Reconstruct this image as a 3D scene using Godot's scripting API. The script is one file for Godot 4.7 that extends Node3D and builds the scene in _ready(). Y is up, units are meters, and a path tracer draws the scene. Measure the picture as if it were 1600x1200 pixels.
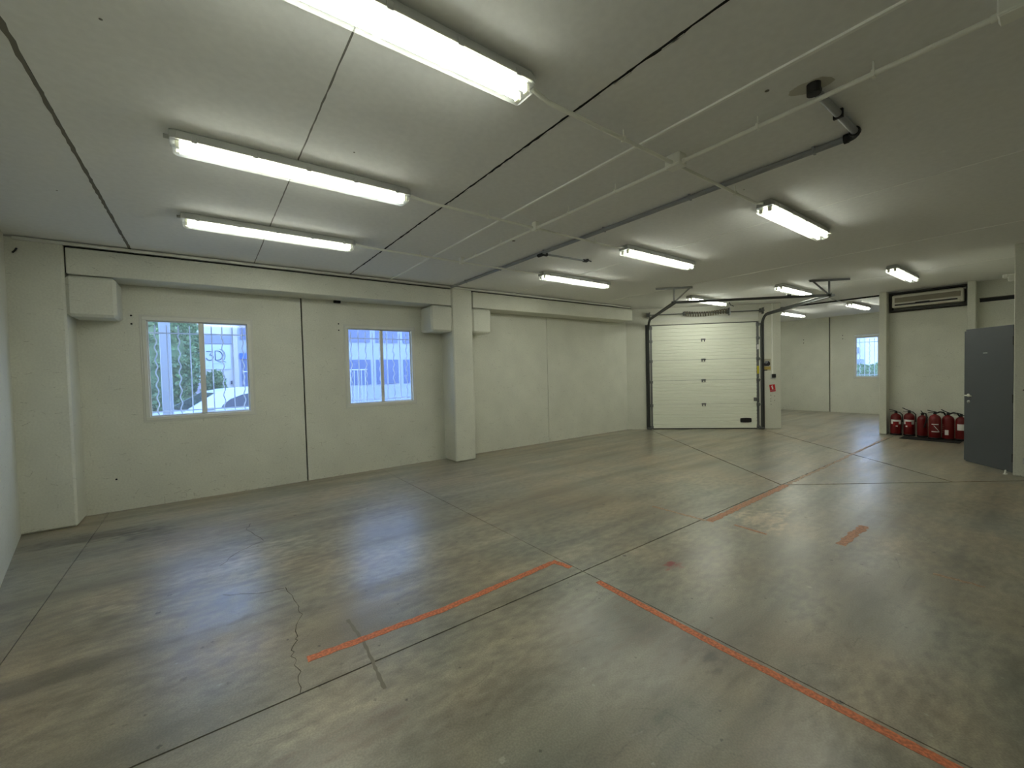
extends Node3D
# An empty workshop hall with fluorescent fixtures, a sectional garage door in a chamfered corner and barred windows.
# World axes: x runs along the window wall, -z towards the window wall, y up. Camera 1.6 m above the floor at the origin.

const CEIL := 3.16
const NORTH := -7.04      # inner face of the window wall
const PIL := -6.61        # front face of pilasters and beams
const EAST := 12.4
const BACK := 16.79
const SOUTH := 3.0

const LAMP_C := Color(0.975, 0.99, 0.94)
const LAMP_E := 0.30      # each fixture's area light
const TUBE_E := 16.0      # glow of the tubes

var M := {}
var used := {}
var rng := RandomNumberGenerator.new()

# ---------------------------------------------------------------- helpers: nodes
func numbered(called: String) -> String:
	if not used.has(called):
		used[called] = 0
		return called
	used[called] += 1
	return "%s_%03d" % [called, used[called]]

func tag(o: Node, label: String, category: String, group := "", kind := ""):
	o.set_meta("label", label)
	if category != "":
		o.set_meta("category", category)
	if group != "":
		o.set_meta("group", group)
	if kind != "":
		o.set_meta("kind", kind)
	return o

func thing(called: String, label: String, category: String, at := Vector3.ZERO, turn := 0.0, group := "", kind := "") -> Node3D:
	var o := Node3D.new()
	o.name = numbered(called)
	add_child(o)
	o.position = at
	o.rotation.y = turn
	tag(o, label, category, group, kind)
	return o

func begin() -> SurfaceTool:
	var st := SurfaceTool.new()
	st.begin(Mesh.PRIMITIVE_TRIANGLES)
	return st

func obj(called: String, st: SurfaceTool, m: Material, parent: Node, smooth := false) -> MeshInstance3D:
	st.generate_normals()
	var o := MeshInstance3D.new()
	o.name = called
	o.mesh = st.commit()
	o.material_override = m
	parent.add_child(o, true)
	return o

func mesh_of(st: SurfaceTool) -> ArrayMesh:
	st.generate_normals()
	return st.commit()

func inst(called: String, mesh: Mesh, m: Material, parent: Node, xf := Transform3D()) -> MeshInstance3D:
	var o := MeshInstance3D.new()
	o.name = called
	o.mesh = mesh
	o.material_override = m
	o.transform = xf
	parent.add_child(o, true)
	return o

# ---------------------------------------------------------------- helpers: shapes
# polygon given counter-clockwise as seen from outside
func poly(st: SurfaceTool, p: Array):
	for i in range(1, p.size() - 1):
		st.add_vertex(p[0]); st.add_vertex(p[i + 1]); st.add_vertex(p[i])

func flat(st: SurfaceTool):
	st.set_smooth_group(-1)

func box(st: SurfaceTool, a: Vector3, b: Vector3, bev := 0.0, xf := Transform3D()):
	st.set_smooth_group(-1)
	var lo := Vector3(minf(a.x, b.x), minf(a.y, b.y), minf(a.z, b.z))
	var hi := Vector3(maxf(a.x, b.x), maxf(a.y, b.y), maxf(a.z, b.z))
	if bev <= 0.0:
		var c := []
		for i in 8:
			c.append(xf * Vector3(hi.x if i & 1 else lo.x, hi.y if i & 2 else lo.y, hi.z if i & 4 else lo.z))
		for f in [[1, 3, 7, 5], [0, 4, 6, 2], [2, 6, 7, 3], [0, 1, 5, 4], [4, 5, 7, 6], [0, 2, 3, 1]]:
			poly(st, [c[f[0]], c[f[1]], c[f[2]], c[f[3]]])
		return
	var mid := (lo + hi) / 2.0
	var h := (hi - lo) / 2.0
	var g := func(sx, sy, sz, ax) -> Vector3:
		var v := Vector3(sx * (h.x - (0.0 if ax == 0 else bev)), sy * (h.y - (0.0 if ax == 1 else bev)), sz * (h.z - (0.0 if ax == 2 else bev)))
		return xf * (mid + v)
	for s in [-1, 1]:
		var fx := [g.call(s, -1, -1, 0), g.call(s, 1, -1, 0), g.call(s, 1, 1, 0), g.call(s, -1, 1, 0)]
		var fy := [g.call(-1, s, -1, 1), g.call(-1, s, 1, 1), g.call(1, s, 1, 1), g.call(1, s, -1, 1)]
		var fz := [g.call(-1, -1, s, 2), g.call(1, -1, s, 2), g.call(1, 1, s, 2), g.call(-1, 1, s, 2)]
		for f in [fx, fy, fz]:
			if s < 0:
				f.reverse()
			poly(st, f)
		for t in [-1, 1]:
			var ex := [g.call(-1, s, t, 1), g.call(-1, s, t, 2), g.call(1, s, t, 2), g.call(1, s, t, 1)]
			var ey := [g.call(s, -1, t, 2), g.call(s, -1, t, 0), g.call(s, 1, t, 0), g.call(s, 1, t, 2)]
			var ez := [g.call(s, t, -1, 0), g.call(s, t, -1, 1), g.call(s, t, 1, 1), g.call(s, t, 1, 0)]
			for f in [ex, ey, ez]:
				if s * t < 0:
					f.reverse()
				poly(st, f)
			for u in [-1, 1]:
				var k := [g.call(s, t, u, 0), g.call(s, t, u, 1), g.call(s, t, u, 2)]
				if s * t * u < 0:
					k.reverse()
				poly(st, k)

# a tube along points
func tube(st: SurfaceTool, pts: Array, r: float, n := 8, caps := true, smooth := true):
	st.set_smooth_group(1 if smooth else -1)
	var rings := []
	var side := Vector3.ZERO
	for i in pts.size():
		var d: Vector3
		if i == 0:
			d = pts[1] - pts[0]
		elif i == pts.size() - 1:
			d = pts[i] - pts[i - 1]
		else:
			d = (pts[i] - pts[i - 1]).normalized() + (pts[i + 1] - pts[i]).normalized()
		d = d.normalized()
		if side == Vector3.ZERO:
			side = d.cross(Vector3.UP if absf(d.y) < 0.9 else Vector3.RIGHT).normalized()
		else:
			side = (side - d * side.dot(d)).normalized()
		var up := side.cross(d).normalized()
		var ring := []
		for k in n:
			var a := TAU * k / n
			ring.append(pts[i] + (side * cos(a) + up * sin(a)) * r)
		rings.append(ring)
	for i in rings.size() - 1:
		for k in n:
			var l := (k + 1) % n
			poly(st, [rings[i][k], rings[i][l], rings[i + 1][l], rings[i + 1][k]])
	if caps:
		st.set_smooth_group(-1)
		var a0: Array = rings[0].duplicate()
		a0.reverse()
		poly(st, a0)
		poly(st, rings[-1])

# a body turned about y: profile of (radius, height) from bottom to top
func lathe(st: SurfaceTool, prof: Array, n := 20, xf := Transform3D(), smooth := true):
	st.set_smooth_group(1 if smooth else -1)
	for i in prof.size() - 1:
		for k in n:
			var a := TAU * k / n
			var b := TAU * (k + 1) / n
			var p: Vector2 = prof[i]
			var q: Vector2 = prof[i + 1]
			var c := [xf * Vector3(p.x * cos(a), p.y, -p.x * sin(a)), xf * Vector3(p.x * cos(b), p.y, -p.x * sin(b)), xf * Vector3(q.x * cos(b), q.y, -q.x * sin(b)), xf * Vector3(q.x * cos(a), q.y, -q.x * sin(a))]
			if p.x < 1e-6:
				poly(st, [c[0], c[2], c[3]])
			elif q.x < 1e-6:
				poly(st, [c[0], c[1], c[2]])
			else:
				poly(st, c)

# a 2D outline in x and y (counter-clockwise seen from +z) pushed from z0 to z1
func prism(st: SurfaceTool, out: PackedVector2Array, z0: float, z1: float, xf := Transform3D()):
	st.set_smooth_group(-1)
	if Geometry2D.is_polygon_clockwise(out):
		out.reverse()
	var tri := Geometry2D.triangulate_polygon(out)
	for i in range(0, tri.size(), 3):
		var a := out[tri[i]]
		var b := out[tri[i + 1]]
		var c := out[tri[i + 2]]
		if (b - a).cross(c - a) < 0.0:
			var t := b
			b = c
			c = t
		poly(st, [xf * Vector3(a.x, a.y, z1), xf * Vector3(b.x, b.y, z1), xf * Vector3(c.x, c.y, z1)])
		poly(st, [xf * Vector3(a.x, a.y, z0), xf * Vector3(c.x, c.y, z0), xf * Vector3(b.x, b.y, z0)])
	for i in out.size():
		var a := out[i]
		var b := out[(i + 1) % out.size()]
		poly(st, [xf * Vector3(a.x, a.y, z0), xf * Vector3(b.x, b.y, z0), xf * Vector3(b.x, b.y, z1), xf * Vector3(a.x, a.y, z1)])

# maps prism (x, y, depth) onto floor coordinates: outline (x, z), depth = height
func lying() -> Transform3D:
	return Transform3D(Basis(Vector3(1, 0, 0), Vector3(0, 0, 1), Vector3(0, -1, 0)), Vector3.ZERO)

# ---------------------------------------------------------------- materials
func mat(c: Color, rough := 0.6, metal := 0.0, spec := 0.5) -> StandardMaterial3D:
	var m := StandardMaterial3D.new()
	m.albedo_color = c
	m.roughness = rough
	m.metallic = metal
	m.metallic_specular = spec
	return m

func rgb(r: int, g: int, b: int) -> Color:
	return Color8(r, g, b)

func noise(seed_: int, freq: float, oct := 4, type := FastNoiseLite.TYPE_SIMPLEX_SMOOTH) -> FastNoiseLite:
	var n := FastNoiseLite.new()
	n.seed = seed_
	n.frequency = freq
	n.noise_type = type
	n.fractal_octaves = oct
	return n

func noise_bytes(n: FastNoiseLite, w: int, h: int, kx := 1, ky := 1) -> PackedByteArray:
	var im := n.get_seamless_image(w / kx, h / ky, false, false, 0.1, true)
	im.convert(Image.FORMAT_L8)
	if kx > 1 or ky > 1:
		im.resize(w, h, Image.INTERPOLATE_BILINEAR)
	return im.get_data()

func grain_texture(seed_: int, freq: float, lo: float, hi: float, size := 512) -> ImageTexture:
	var im := noise(seed_, freq, 4).get_seamless_image(size, size)
	im.convert(Image.FORMAT_L8)
	var d := im.get_data()
	var out := PackedByteArray()
	out.resize(size * size * 3)
	for i in size * size:
		var v := int(clampf(lerpf(lo, hi, d[i] / 255.0), 0, 1) * 255.0)
		out[i * 3] = v
		out[i * 3 + 1] = v
		out[i * 3 + 2] = v
	return ImageTexture.create_from_image(Image.create_from_data(size, size, false, Image.FORMAT_RGB8, out))

# painted concrete: roller grain, faint patches, scuffs and specks, most of them low on the wall (one tile is 3.2 m)
func wall_texture() -> ImageTexture:
	var n := 1024
	var a := noise(11, 0.004, 3).get_seamless_image(n, n)
	a.convert(Image.FORMAT_L8)
	var b := noise(12, 0.12, 2).get_seamless_image(n, n)
	b.convert(Image.FORMAT_L8)
	var da := a.get_data()
	var db := b.get_data()
	var out := PackedByteArray()
	out.resize(n * n * 3)
	for i in n * n:
		var v := 238.0 + (da[i] - 128) * 0.05 + (db[i] - 128) * 0.06
		out[i * 3] = int(clampf(v + 2.0, 0, 255))
		out[i * 3 + 1] = int(clampf(v + 1.0, 0, 255))
		out[i * 3 + 2] = int(clampf(v - 6.0, 0, 255))
	var im := Image.create_from_data(n, n, false, Image.FORMAT_RGB8, out)
	var r := RandomNumberGenerator.new()
	r.seed = 5
	for k in 700:
		var y: float = 1.0 - pow(r.randf(), 2.6) if k < 520 else r.randf()
		var x := r.randf() * n
		var yy := y * n
		var ang := r.randfn(0.0, 0.35) + (PI / 2 if r.randf() < 0.25 else 0.0)
		var length := r.randf_range(2, 26) if k % 3 else r.randf_range(1, 4)
		var dark := r.randf_range(0.10, 0.5)
		for t in int(length):
			if r.randf() < 0.3:
				continue
			var px := int(x + cos(ang) * t) % n
			var py := int(yy + sin(ang) * t)
			if px < 0 or py < 0 or py >= n:
				continue
			im.set_pixel(px, py, im.get_pixel(px, py).lerp(Color(0.28, 0.24, 0.18), dark))
	return ImageTexture.create_from_image(im)

# worn power-floated concrete; one tile covers x -2..9 and z -7.2..3.2
const FX0 := -2.0
const FZ0 := -7.2
const FW := 11.0
const FD := 10.4
func floor_textures() -> Array:
	var w := 2048
	var h := 1936
	var big := noise_bytes(noise(21, 0.0021, 3), w, h)
	var mid := noise_bytes(noise(22, 0.0085, 4), w, h)
	var str1 := noise_bytes(noise(23, 0.012, 4), w, h, 8, 1)
	var str2 := noise_bytes(noise(24, 0.035, 3), w, h, 8, 1)
	var fine := noise_bytes(noise(25, 0.075, 3), w, h, 2, 1)
	var hue := noise_bytes(noise(26, 0.0036, 3), w, h)
	# stains that stand in the photograph: x, z, radius x, radius z, darkness (negative is paler), redness
	var stains := [
		[-1.0, -6.05, 0.55, 0.3, 0.34, 0.0], [-0.45, -5.8, 0.5, 0.22, 0.28, 0.0], [-0.9, -4.6, 0.8, 0.12, 0.22, 0.0], [-0.7, -3.3, 0.9, 0.1, 0.3, 0.0],
		[2.1, -1.55, 0.34, 0.32, 0.26, 0.12], [2.5, -1.1, 0.45, 0.3, 0.16, 0.08], [0.7, -2.75, 0.35, 0.25, 0.16, 0.04], [3.6, -0.8, 0.6, 0.25, 0.2, 0.0],
		[1.1, -1.2, 0.5, 0.25, 0.14, -0.06], [1.6, -0.9, 0.6, 0.25, 0.18, -0.06], [3.02, -1.94, 0.10, 0.06, 0.6, 0.9], [5.4, -1.2, 0.5, 0.18, 0.2, 0.0],
		[4.55, -1.95, 0.42, 0.22, -0.2, -0.08], [0.1, -1.9, 0.5, 0.1, 0.26, 0.1], [3.4, -3.9, 0.7, 0.5, 0.1, 0.05], [1.5, -4.2, 0.5, 0.35, 0.12, 0.0],
		[6.6, -3.3, 0.6, 0.5, 0.1, 0.0], [9.6, -4.2, 0.9, 0.3, 0.12, 0.0], [0.4, -4.2, 0.9, 0.5, -0.1, 0.0], [-0.3, -2.4, 0.5, 0.3, 0.12, 0.05],
	]
	var out := PackedByteArray()
	out.resize(w * h * 3)
	var ro := PackedByteArray()
	ro.resize(w * h)
	for j in h:
		for i in w:
			var k := j * w + i
			var t: float = 1.0 + (big[k] - 128) * 0.0005 + (mid[k] - 128) * 0.0007 + (str1[k] - 128) * 0.0010 + (str2[k] - 128) * 0.0004 + (fine[k] - 128) * 0.0012
			var c: float = (hue[k] - 128) * 0.00042
			out[k * 3] = int(clampf(156.0 * (t + c), 0, 255))
			out[k * 3 + 1] = int(clampf(148.0 * t, 0, 255))
			out[k * 3 + 2] = int(clampf(128.0 * (t - c), 0, 255))
			ro[k] = int(clampf(87.0 + (mid[k] - 128) * 0.10 - (str1[k] - 128) * 0.16 + (fine[k] - 128) * 0.14 + (big[k] - 128) * 0.10, 78, 200))
	var sx := w / FW
	var sz := h / FD
	for s in stains:
		for j in range(int((s[1] - s[3] * 1.6 - FZ0) * sz), int((s[1] + s[3] * 1.6 - FZ0) * sz)):
			for i in range(int((s[0] - s[2] * 1.6 - FX0) * sx), int((s[0] + s[2] * 1.6 - FX0) * sx)):
				if i < 0 or j < 0 or i >= w or j >= h:
					continue
				var dx: float = (i / sx + FX0 - s[0]) / s[2]
				var dz: float = (j / sz + FZ0 - s[1]) / s[3]
				var k := j * w + i
				var e: float = 1.0 - sqrt(dx * dx + dz * dz) * 0.8 + (mid[k] - 128) * 0.004 + (fine[k] - 128) * 0.004 + (str2[k] - 128) * 0.004
				e = smoothstep(0.0, 1.0, e) * s[4]
				out[k * 3] = int(clampf(out[k * 3] * (1.0 - e * (1.0 - s[5])), 0, 255))
				out[k * 3 + 1] = int(clampf(out[k * 3 + 1] * (1.0 - e * (1.0 + s[5] * 0.5)), 0, 255))
				out[k * 3 + 2] = int(clampf(out[k * 3 + 2] * (1.0 - e * (1.0 + s[5] * 0.4)), 0, 255))
	var im := Image.create_from_data(w, h, false, Image.FORMAT_RGB8, out)
	# scratches, rubber marks and paint flecks, mostly along the hall
	var r := RandomNumberGenerator.new()
	r.seed = 77
	for k in 1500:
		var x := r.randf() * w
		var y := r.randf() * h
		var ang := r.randfn(0.15, 0.22) if r.randf() < 0.75 else r.randf() * PI
		var pale := r.randf() < 0.3
		var length := r.randf_range(3, 14) if pale else r.randf_range(4, 60)
		var bend := r.randfn(0.0, 0.012)
		var a := r.randf_range(0.04, 0.2)
		for t in int(length):
			x += cos(ang)
			y += sin(ang)
			ang += bend
			if x < 0 or y < 0 or x >= w or y >= h or r.randf() < 0.15:
				continue
			im.set_pixel(int(x), int(y), im.get_pixel(int(x), int(y)).lerp(Color(0.85, 0.84, 0.8) if pale else Color(0.16, 0.14, 0.11), a))
	for k in 900:     # drips, chips and specks
		var x := r.randi_range(3, w - 4)
		var y := r.randi_range(3, h - 4)
		var rad := 1 if r.randf() < 0.75 else r.randi_range(2, 3)
		var tone := Color(0.17, 0.15, 0.12) if r.randf() < 0.75 else Color(0.86, 0.85, 0.8)
		var a := r.randf_range(0.12, 0.55)
		for dy in range(-rad, rad + 1):
			for dx in range(-rad, rad + 1):
				if dx * dx + dy * dy <= rad * rad and r.randf() < 0.85:
					im.set_pixel(x + dx, y + dy, im.get_pixel(x + dx, y + dy).lerp(tone, a))
	var rough := Image.create_from_data(w, h, false, Image.FORMAT_L8, ro)
	return [ImageTexture.create_from_image(im), ImageTexture.create_from_image(rough)]

func make_materials():
	var wt := wall_texture()
	var wall := mat(rgb(232, 233, 225), 0.55, 0.0, 0.45)
	wall.albedo_texture = wt
	wall.uv1_triplanar = true
	wall.uv1_world_triplanar = true
	wall.uv1_scale = Vector3.ONE / 3.2
	wall.roughness_texture = null
	M.wall = wall
	var ceil := mat(rgb(242, 242, 238), 0.8, 0.0, 0.3)
	ceil.albedo_texture = grain_texture(31, 0.05, 0.97, 1.0)
	ceil.uv1_triplanar = true
	ceil.uv1_world_triplanar = true
	ceil.uv1_scale = Vector3.ONE / 1.7
	M.ceil = ceil
	var ft := floor_textures()
	var fl := mat(rgb(255, 255, 255), 1.0, 0.0, 0.72)
	fl.albedo_texture = ft[0]
	fl.roughness_texture = ft[1]
	fl.roughness_texture_channel = BaseMaterial3D.TEXTURE_CHANNEL_RED
	fl.detail_enabled = true
	fl.detail_albedo = grain_texture(32, 0.10, 0.80, 1.0, 1024)
	fl.detail_blend_mode = BaseMaterial3D.BLEND_MODE_MUL
	fl.detail_uv_layer = BaseMaterial3D.DETAIL_UV_2
	fl.uv2_triplanar = true
	fl.uv2_world_triplanar = true
	fl.uv2_scale = Vector3.ONE / 1.3
	M.floor = fl
	M.base = mat(rgb(34, 30, 24), 0.95)
	M.dark = mat(rgb(20, 19, 18), 0.9)
	M.filler = mat(rgb(122, 118, 106), 0.9)
	M.trim = mat(rgb(214, 214, 204), 0.5)
	M.frame = mat(rgb(222, 222, 212), 0.4)
	M.grey_plastic = mat(rgb(186, 188, 184), 0.45)
	M.tray = mat(rgb(240, 241, 236), 0.35)
	M.socket = mat(rgb(226, 226, 204), 0.4)
	var tubem := mat(rgb(255, 255, 250), 0.4)
	tubem.emission_enabled = true
	tubem.emission = LAMP_C
	tubem.emission_energy_multiplier = TUBE_E
	M.tube = tubem
	var clear := mat(Color(0.95, 0.97, 0.95, 0.06), 0.08)
	clear.transparency = BaseMaterial3D.TRANSPARENCY_ALPHA
	clear.backlight_enabled = true
	clear.backlight = Color(0.12, 0.12, 0.12)
	M.clear = clear
	var glass := mat(Color(0.9, 0.95, 1.0, 0.14), 0.03)
	glass.transparency = BaseMaterial3D.TRANSPARENCY_ALPHA
	M.glass = glass
	M.conduit = mat(rgb(246, 246, 236), 0.45)
	M.pipe = mat(rgb(152, 154, 156), 0.4)
	M.black = mat(rgb(20, 20, 21), 0.55)
	M.rubber = mat(rgb(16, 16, 16), 0.85)
	M.steel = mat(rgb(160, 162, 160), 0.35, 0.85)
	M.dull_steel = mat(rgb(120, 122, 120), 0.5, 0.7)
	M.track = mat(rgb(92, 94, 92), 0.45, 0.6)
	M.door_panel = mat(rgb(244, 246, 230), 0.6)
	M.grey_paint = mat(rgb(72, 76, 80), 0.5)
	M.lever = mat(rgb(224, 222, 206), 0.35)
	M.red = mat(rgb(106, 10, 14), 0.35)
	M.red_sign = mat(rgb(196, 24, 30), 0.45)
	M.red_print = mat(rgb(146, 18, 22), 0.5)
	M.white_print = mat(rgb(232, 230, 226), 0.6)
	M.ac = mat(rgb(214, 210, 196), 0.45)
	M.ac_grille = mat(rgb(150, 142, 122), 0.6)
	var tape := mat(rgb(224, 128, 84), 0.6)
	tape.albedo_texture = grain_texture(33, 0.05, 0.72, 1.1)
	tape.uv1_triplanar = true
	tape.uv1_world_triplanar = true
	tape.uv1_scale = Vector3.ONE * 1.6
	M.tape = tape
	var worn := mat(rgb(192, 140, 108), 0.6)
	worn.albedo_texture = tape.albedo_texture
	worn.uv1_triplanar = true
	worn.uv1_world_triplanar = true
	worn.uv1_scale = Vector3.ONE * 1.3
	M.worn_tape = worn
	var faint: StandardMaterial3D = worn.duplicate()
	faint.albedo_color = rgb(186, 158, 132)
	M.faint_tape = faint
	M.crack = mat(rgb(88, 80, 66), 0.9)
	M.strip = mat(rgb(252, 252, 246), 0.5)
	M.damp = mat(rgb(204, 200, 186), 0.8)

# ---------------------------------------------------------------- the scene
func _ready():
	rng.seed = 20
	# camera: solved from the vanishing points, f = 649.6 px of a 1600x1200 frame
	var cam := Camera3D.new()
	cam.name = "camera"
	add_child(cam)
	var yaw := deg_to_rad(36.472)
	var pitch := deg_to_rad(1.6445)
	var roll := deg_to_rad(1.4518)
	var fwd := Vector3(sin(yaw) * cos(pitch), -sin(pitch), -cos(yaw) * cos(pitch))
	var right0 := Vector3(cos(yaw), 0, sin(yaw))
	var down0 := fwd.cross(right0)
	var right := right0 * cos(roll) + down0 * sin(roll)
	var down := -right0 * sin(roll) + down0 * cos(roll)
	cam.transform = Transform3D(Basis(right, -down, -fwd), Vector3(0, 1.6, 0))
	cam.fov = rad_to_deg(2.0 * atan(600.0 / 649.594))
	cam.near = 0.02
	cam.far = 400.0
	# daylight
	var env := Environment.new()
	env.background_mode = Environment.BG_SKY
	var sky := Sky.new()
	var sm := ProceduralSkyMaterial.new()
	sm.sky_top_color = Color(0.52, 0.68, 0.96)
	sm.sky_horizon_color = Color(0.74, 0.85, 1.0)
	sm.ground_bottom_color = Color(0.30, 0.34, 0.42)
	sm.ground_horizon_color = Color(0.5, 0.58, 0.7)
	sm.sky_curve = 0.25
	sky.sky_material = sm
	env.sky = sky
	env.background_energy_multiplier = 6.0
	env.tonemap_mode = Environment.TONE_MAPPER_LINEAR
	env.tonemap_exposure = 1.25
	env.sdfgi_enabled = true
	env.ssao_enabled = true
	env.ssil_enabled = true
	var we := WorldEnvironment.new()
	we.name = "world_environment"
	we.environment = env
	add_child(we)

	make_materials()
	build_floor()
	build_ceiling()
	build_walls()
	build_windows()
	build_garage()
	build_lamps()
	build_services()
	build_east_bay()
	build_door()
	build_markings()
	build_outside()

# ---------------------------------------------------------------- floor
func joint_cut(a: Vector2, b: Vector2, w: float) -> PackedVector2Array:
	var d := (b - a).normalized()
	var n := Vector2(-d.y, d.x) * w / 2.0
	return PackedVector2Array([a - n, b - n, b + n, a + n])

func build_floor():
	var f := thing("floor", "worn grey concrete floor with saw-cut joints and stains", "floor", Vector3.ZERO, 0.0, "", "structure")
	var st := begin()
	box(st, Vector3(-2.6, -0.3, -7.3), Vector3(17.1, -0.03, 3.3))
	obj("subfloor", st, M.base, f)
	var pieces: Array = [PackedVector2Array([Vector2(-2.0, -7.2), Vector2(17.0, -7.2), Vector2(17.0, 3.2), Vector2(-2.0, 3.2)])]
	var cuts := [
		joint_cut(Vector2(-2.5, -2.315), Vector2(18.0, -2.315), 0.010),
		joint_cut(Vector2(2.365, -8), Vector2(2.365, 4), 0.007),
		joint_cut(Vector2(-1.0, -8), Vector2(-1.0, 4), 0.005),
		joint_cut(Vector2(6.15, -2.315), Vector2(9.85, -7.3), 0.02),
		joint_cut(Vector2(6.15, -2.315), Vector2(14.2, 4.0), 0.02),
		joint_cut(Vector2(7.9, -0.94), Vector2(13.6, -7.3), 0.018),
		joint_cut(Vector2(12.5, -8), Vector2(12.5, 4), 0.01),
	]
	for c in cuts:
		var next := []
		for p in pieces:
			for q in Geometry2D.clip_polygons(p, c):
				if not Geometry2D.is_polygon_clockwise(q):
					next.append(q)
		pieces = next
	for p in pieces:
		var s := begin()
		s.set_smooth_group(-1)
		var tri := Geometry2D.triangulate_polygon(p)
		var v := func(q: Vector2, y: float):
			s.set_uv(Vector2((q.x - FX0) / FW, (q.y - FZ0) / FD))
			s.add_vertex(Vector3(q.x, y, q.y))
		for i in range(0, tri.size(), 3):
			var a: Vector2 = p[tri[i]]
			var b: Vector2 = p[tri[i + 1]]
			var c: Vector2 = p[tri[i + 2]]
			if (b - a).cross(c - a) < 0.0:
				var t := b
				b = c
				c = t
			v.call(a, 0.0); v.call(b, 0.0); v.call(c, 0.0)
		for i in p.size():
			var a: Vector2 = p[i]
			var b: Vector2 = p[(i + 1) % p.size()]
			v.call(a, 0.0); v.call(a, -0.03); v.call(b, 0.0)
			v.call(b, 0.0); v.call(a, -0.03); v.call(b, -0.03)
		obj("slab", s, M.floor, f)

# a thin ribbon lying on the floor (or under the ceiling) along points, with ragged edges
func ribbon(st: SurfaceTool, pts: Array, w: float, jag: float, y0: float, y1: float, step := 0.05):
	st.set_smooth_group(-1)
	var line := []
	for i in pts.size() - 1:
		var a: Vector2 = pts[i]
		var b: Vector2 = pts[i + 1]
		var n := maxi(1, int((b - a).length() / step))
		for k in n:
			line.append(a.lerp(b, float(k) / n))
	line.append(pts[-1])
	var L := []
	var R := []
	for i in line.size():
		var d: Vector2 = (line[mini(i + 1, line.size() - 1)] - line[maxi(i - 1, 0)]).normalized()
		var n := Vector2(-d.y, d.x)
		L.append(line[i] + n * (w / 2.0 + rng.randf_range(-jag, jag)))
		R.append(line[i] - n * (w / 2.0 + rng.randf_range(-jag, jag)))
	var up := func(q: Vector2, y: float) -> Vector3: return Vector3(q.x, y, q.y)
	for i in line.size() - 1:
		poly(st, [up.call(R[i], y1), up.call(L[i], y1), up.call(L[i + 1], y1), up.call(R[i + 1], y1)])
		poly(st, [up.call(R[i], y0), up.call(R[i + 1], y0), up.call(L[i + 1], y0), up.call(L[i], y0)])
		poly(st, [up.call(L[i], y0), up.call(L[i + 1], y0), up.call(L[i + 1], y1), up.call(L[i], y1)])
		poly(st, [up.call(R[i], y0), up.call(R[i], y1), up.call(R[i + 1], y1), up.call(R[i + 1], y0)])

# ---------------------------------------------------------------- ceiling
func build_ceiling():
	var c := thing("ceiling", "pale grey concrete ceiling of long precast planks with dark joints", "ceiling", Vector3.ZERO, 0.0, "", "structure")
	var edges := [-2.6, -0.646, 0.6, 1.85, 2.49, 4.98, 7.45, 9.96, 12.58, 17.1]
	var gap := [0.0, 0.02, 0.006, 0.014, 0.004, 0.004, 0.004, 0.004, 0.02, 0.0]
	for i in edges.size() - 1:
		var st := begin()
		box(st, Vector3(edges[i] + gap[i] / 2.0, CEIL, -7.3), Vector3(edges[i + 1] - gap[i + 1] / 2.0, CEIL + 0.22, 3.3))
		obj("plank", st, M.ceil, c)
	var st := begin()
	box(st, Vector3(-2.6, CEIL + 0.03, -7.3), Vector3(17.1, CEIL + 0.2, 3.3))
	obj("topping", st, M.dark, c)
	# fillers in the joints: ragged, some squeezed proud of the planks
	st = begin()
	ribbon(st, [Vector2(-0.646, -6.6), Vector2(-0.646, 2.9)], 0.022, 0.005, CEIL - 0.002, CEIL + 0.04, 0.06)
	obj("joint_filler", st, M.filler, c)
	st = begin()
	ribbon(st, [Vector2(0.6, -6.6), Vector2(0.6, 2.9)], 0.009, 0.002, CEIL - 0.001, CEIL + 0.03, 0.06)
	obj("joint_filler", st, mat(rgb(122, 120, 112), 0.9), c)
	st = begin()
	ribbon(st, [Vector2(1.85, -6.6), Vector2(1.85, 2.9)], 0.014, 0.006, CEIL - 0.0015, CEIL + 0.03, 0.05)
	obj("joint_filler", st, M.dark, c)
	for k in 26:     # crumbs of plaster along the black joint
		var z := rng.randf_range(-6.0, 0.2)
		st = begin()
		box(st, Vector3(1.857, CEIL - 0.004, z), Vector3(1.857 + rng.randf_range(0.004, 0.012), CEIL + 0.005, z + rng.randf_range(0.015, 0.12)))
		obj("plaster_crumb", st, M.trim, c)
	for s in [[2.49, 0.022, 0.012], [4.98, 0.012, 0.004], [7.45, 0.014, 0.006], [9.96, 0.012, 0.004]]:
		st = begin()
		ribbon(st, [Vector2(s[0], -6.9), Vector2(s[0], 2.9)], s[1], 0.001, CEIL - s[2], CEIL + 0.01, 0.15)
		obj("joint_strip", st, M.strip, c)
	# damp patch where the drain pipe enters
	var out := PackedVector2Array()
	for k in 26:
		var a := TAU * k / 26.0
		var r := 0.075 + 0.02 * cos(2.0 * a + 1.0) + rng.randf_range(-0.008, 0.008)
		out.append(Vector2(2.80 + r * cos(a) * 0.75 + 0.05 * sin(a), -0.89 + r * sin(a) * 1.35))
	st = begin()
	prism(st, out, -CEIL, -CEIL + 0.0012, Transform3D(Basis(Vector3(1, 0, 0), Vector3(0, 0, 1), Vector3(0, -1, 0)), Vector3.ZERO))
	obj("damp_patch", st, M.damp, c)
	for p in [[2.63, -1.05, 0.012], [3.02, -3.98, 0.02], [0.9, -3.0, 0.006], [-0.3, -2.5, 0.007], [3.9, -1.75, 0.006], [-0.9, -4.9, 0.006]]:
		st = begin()
		lathe(st, [Vector2(0, -0.0015), Vector2(p[2], -0.001), Vector2(p[2], 0.004)], 10, Transform3D(Basis(), Vector3(p[0], CEIL, p[1])))
		obj("plug", st, M.filler, c)

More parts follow.
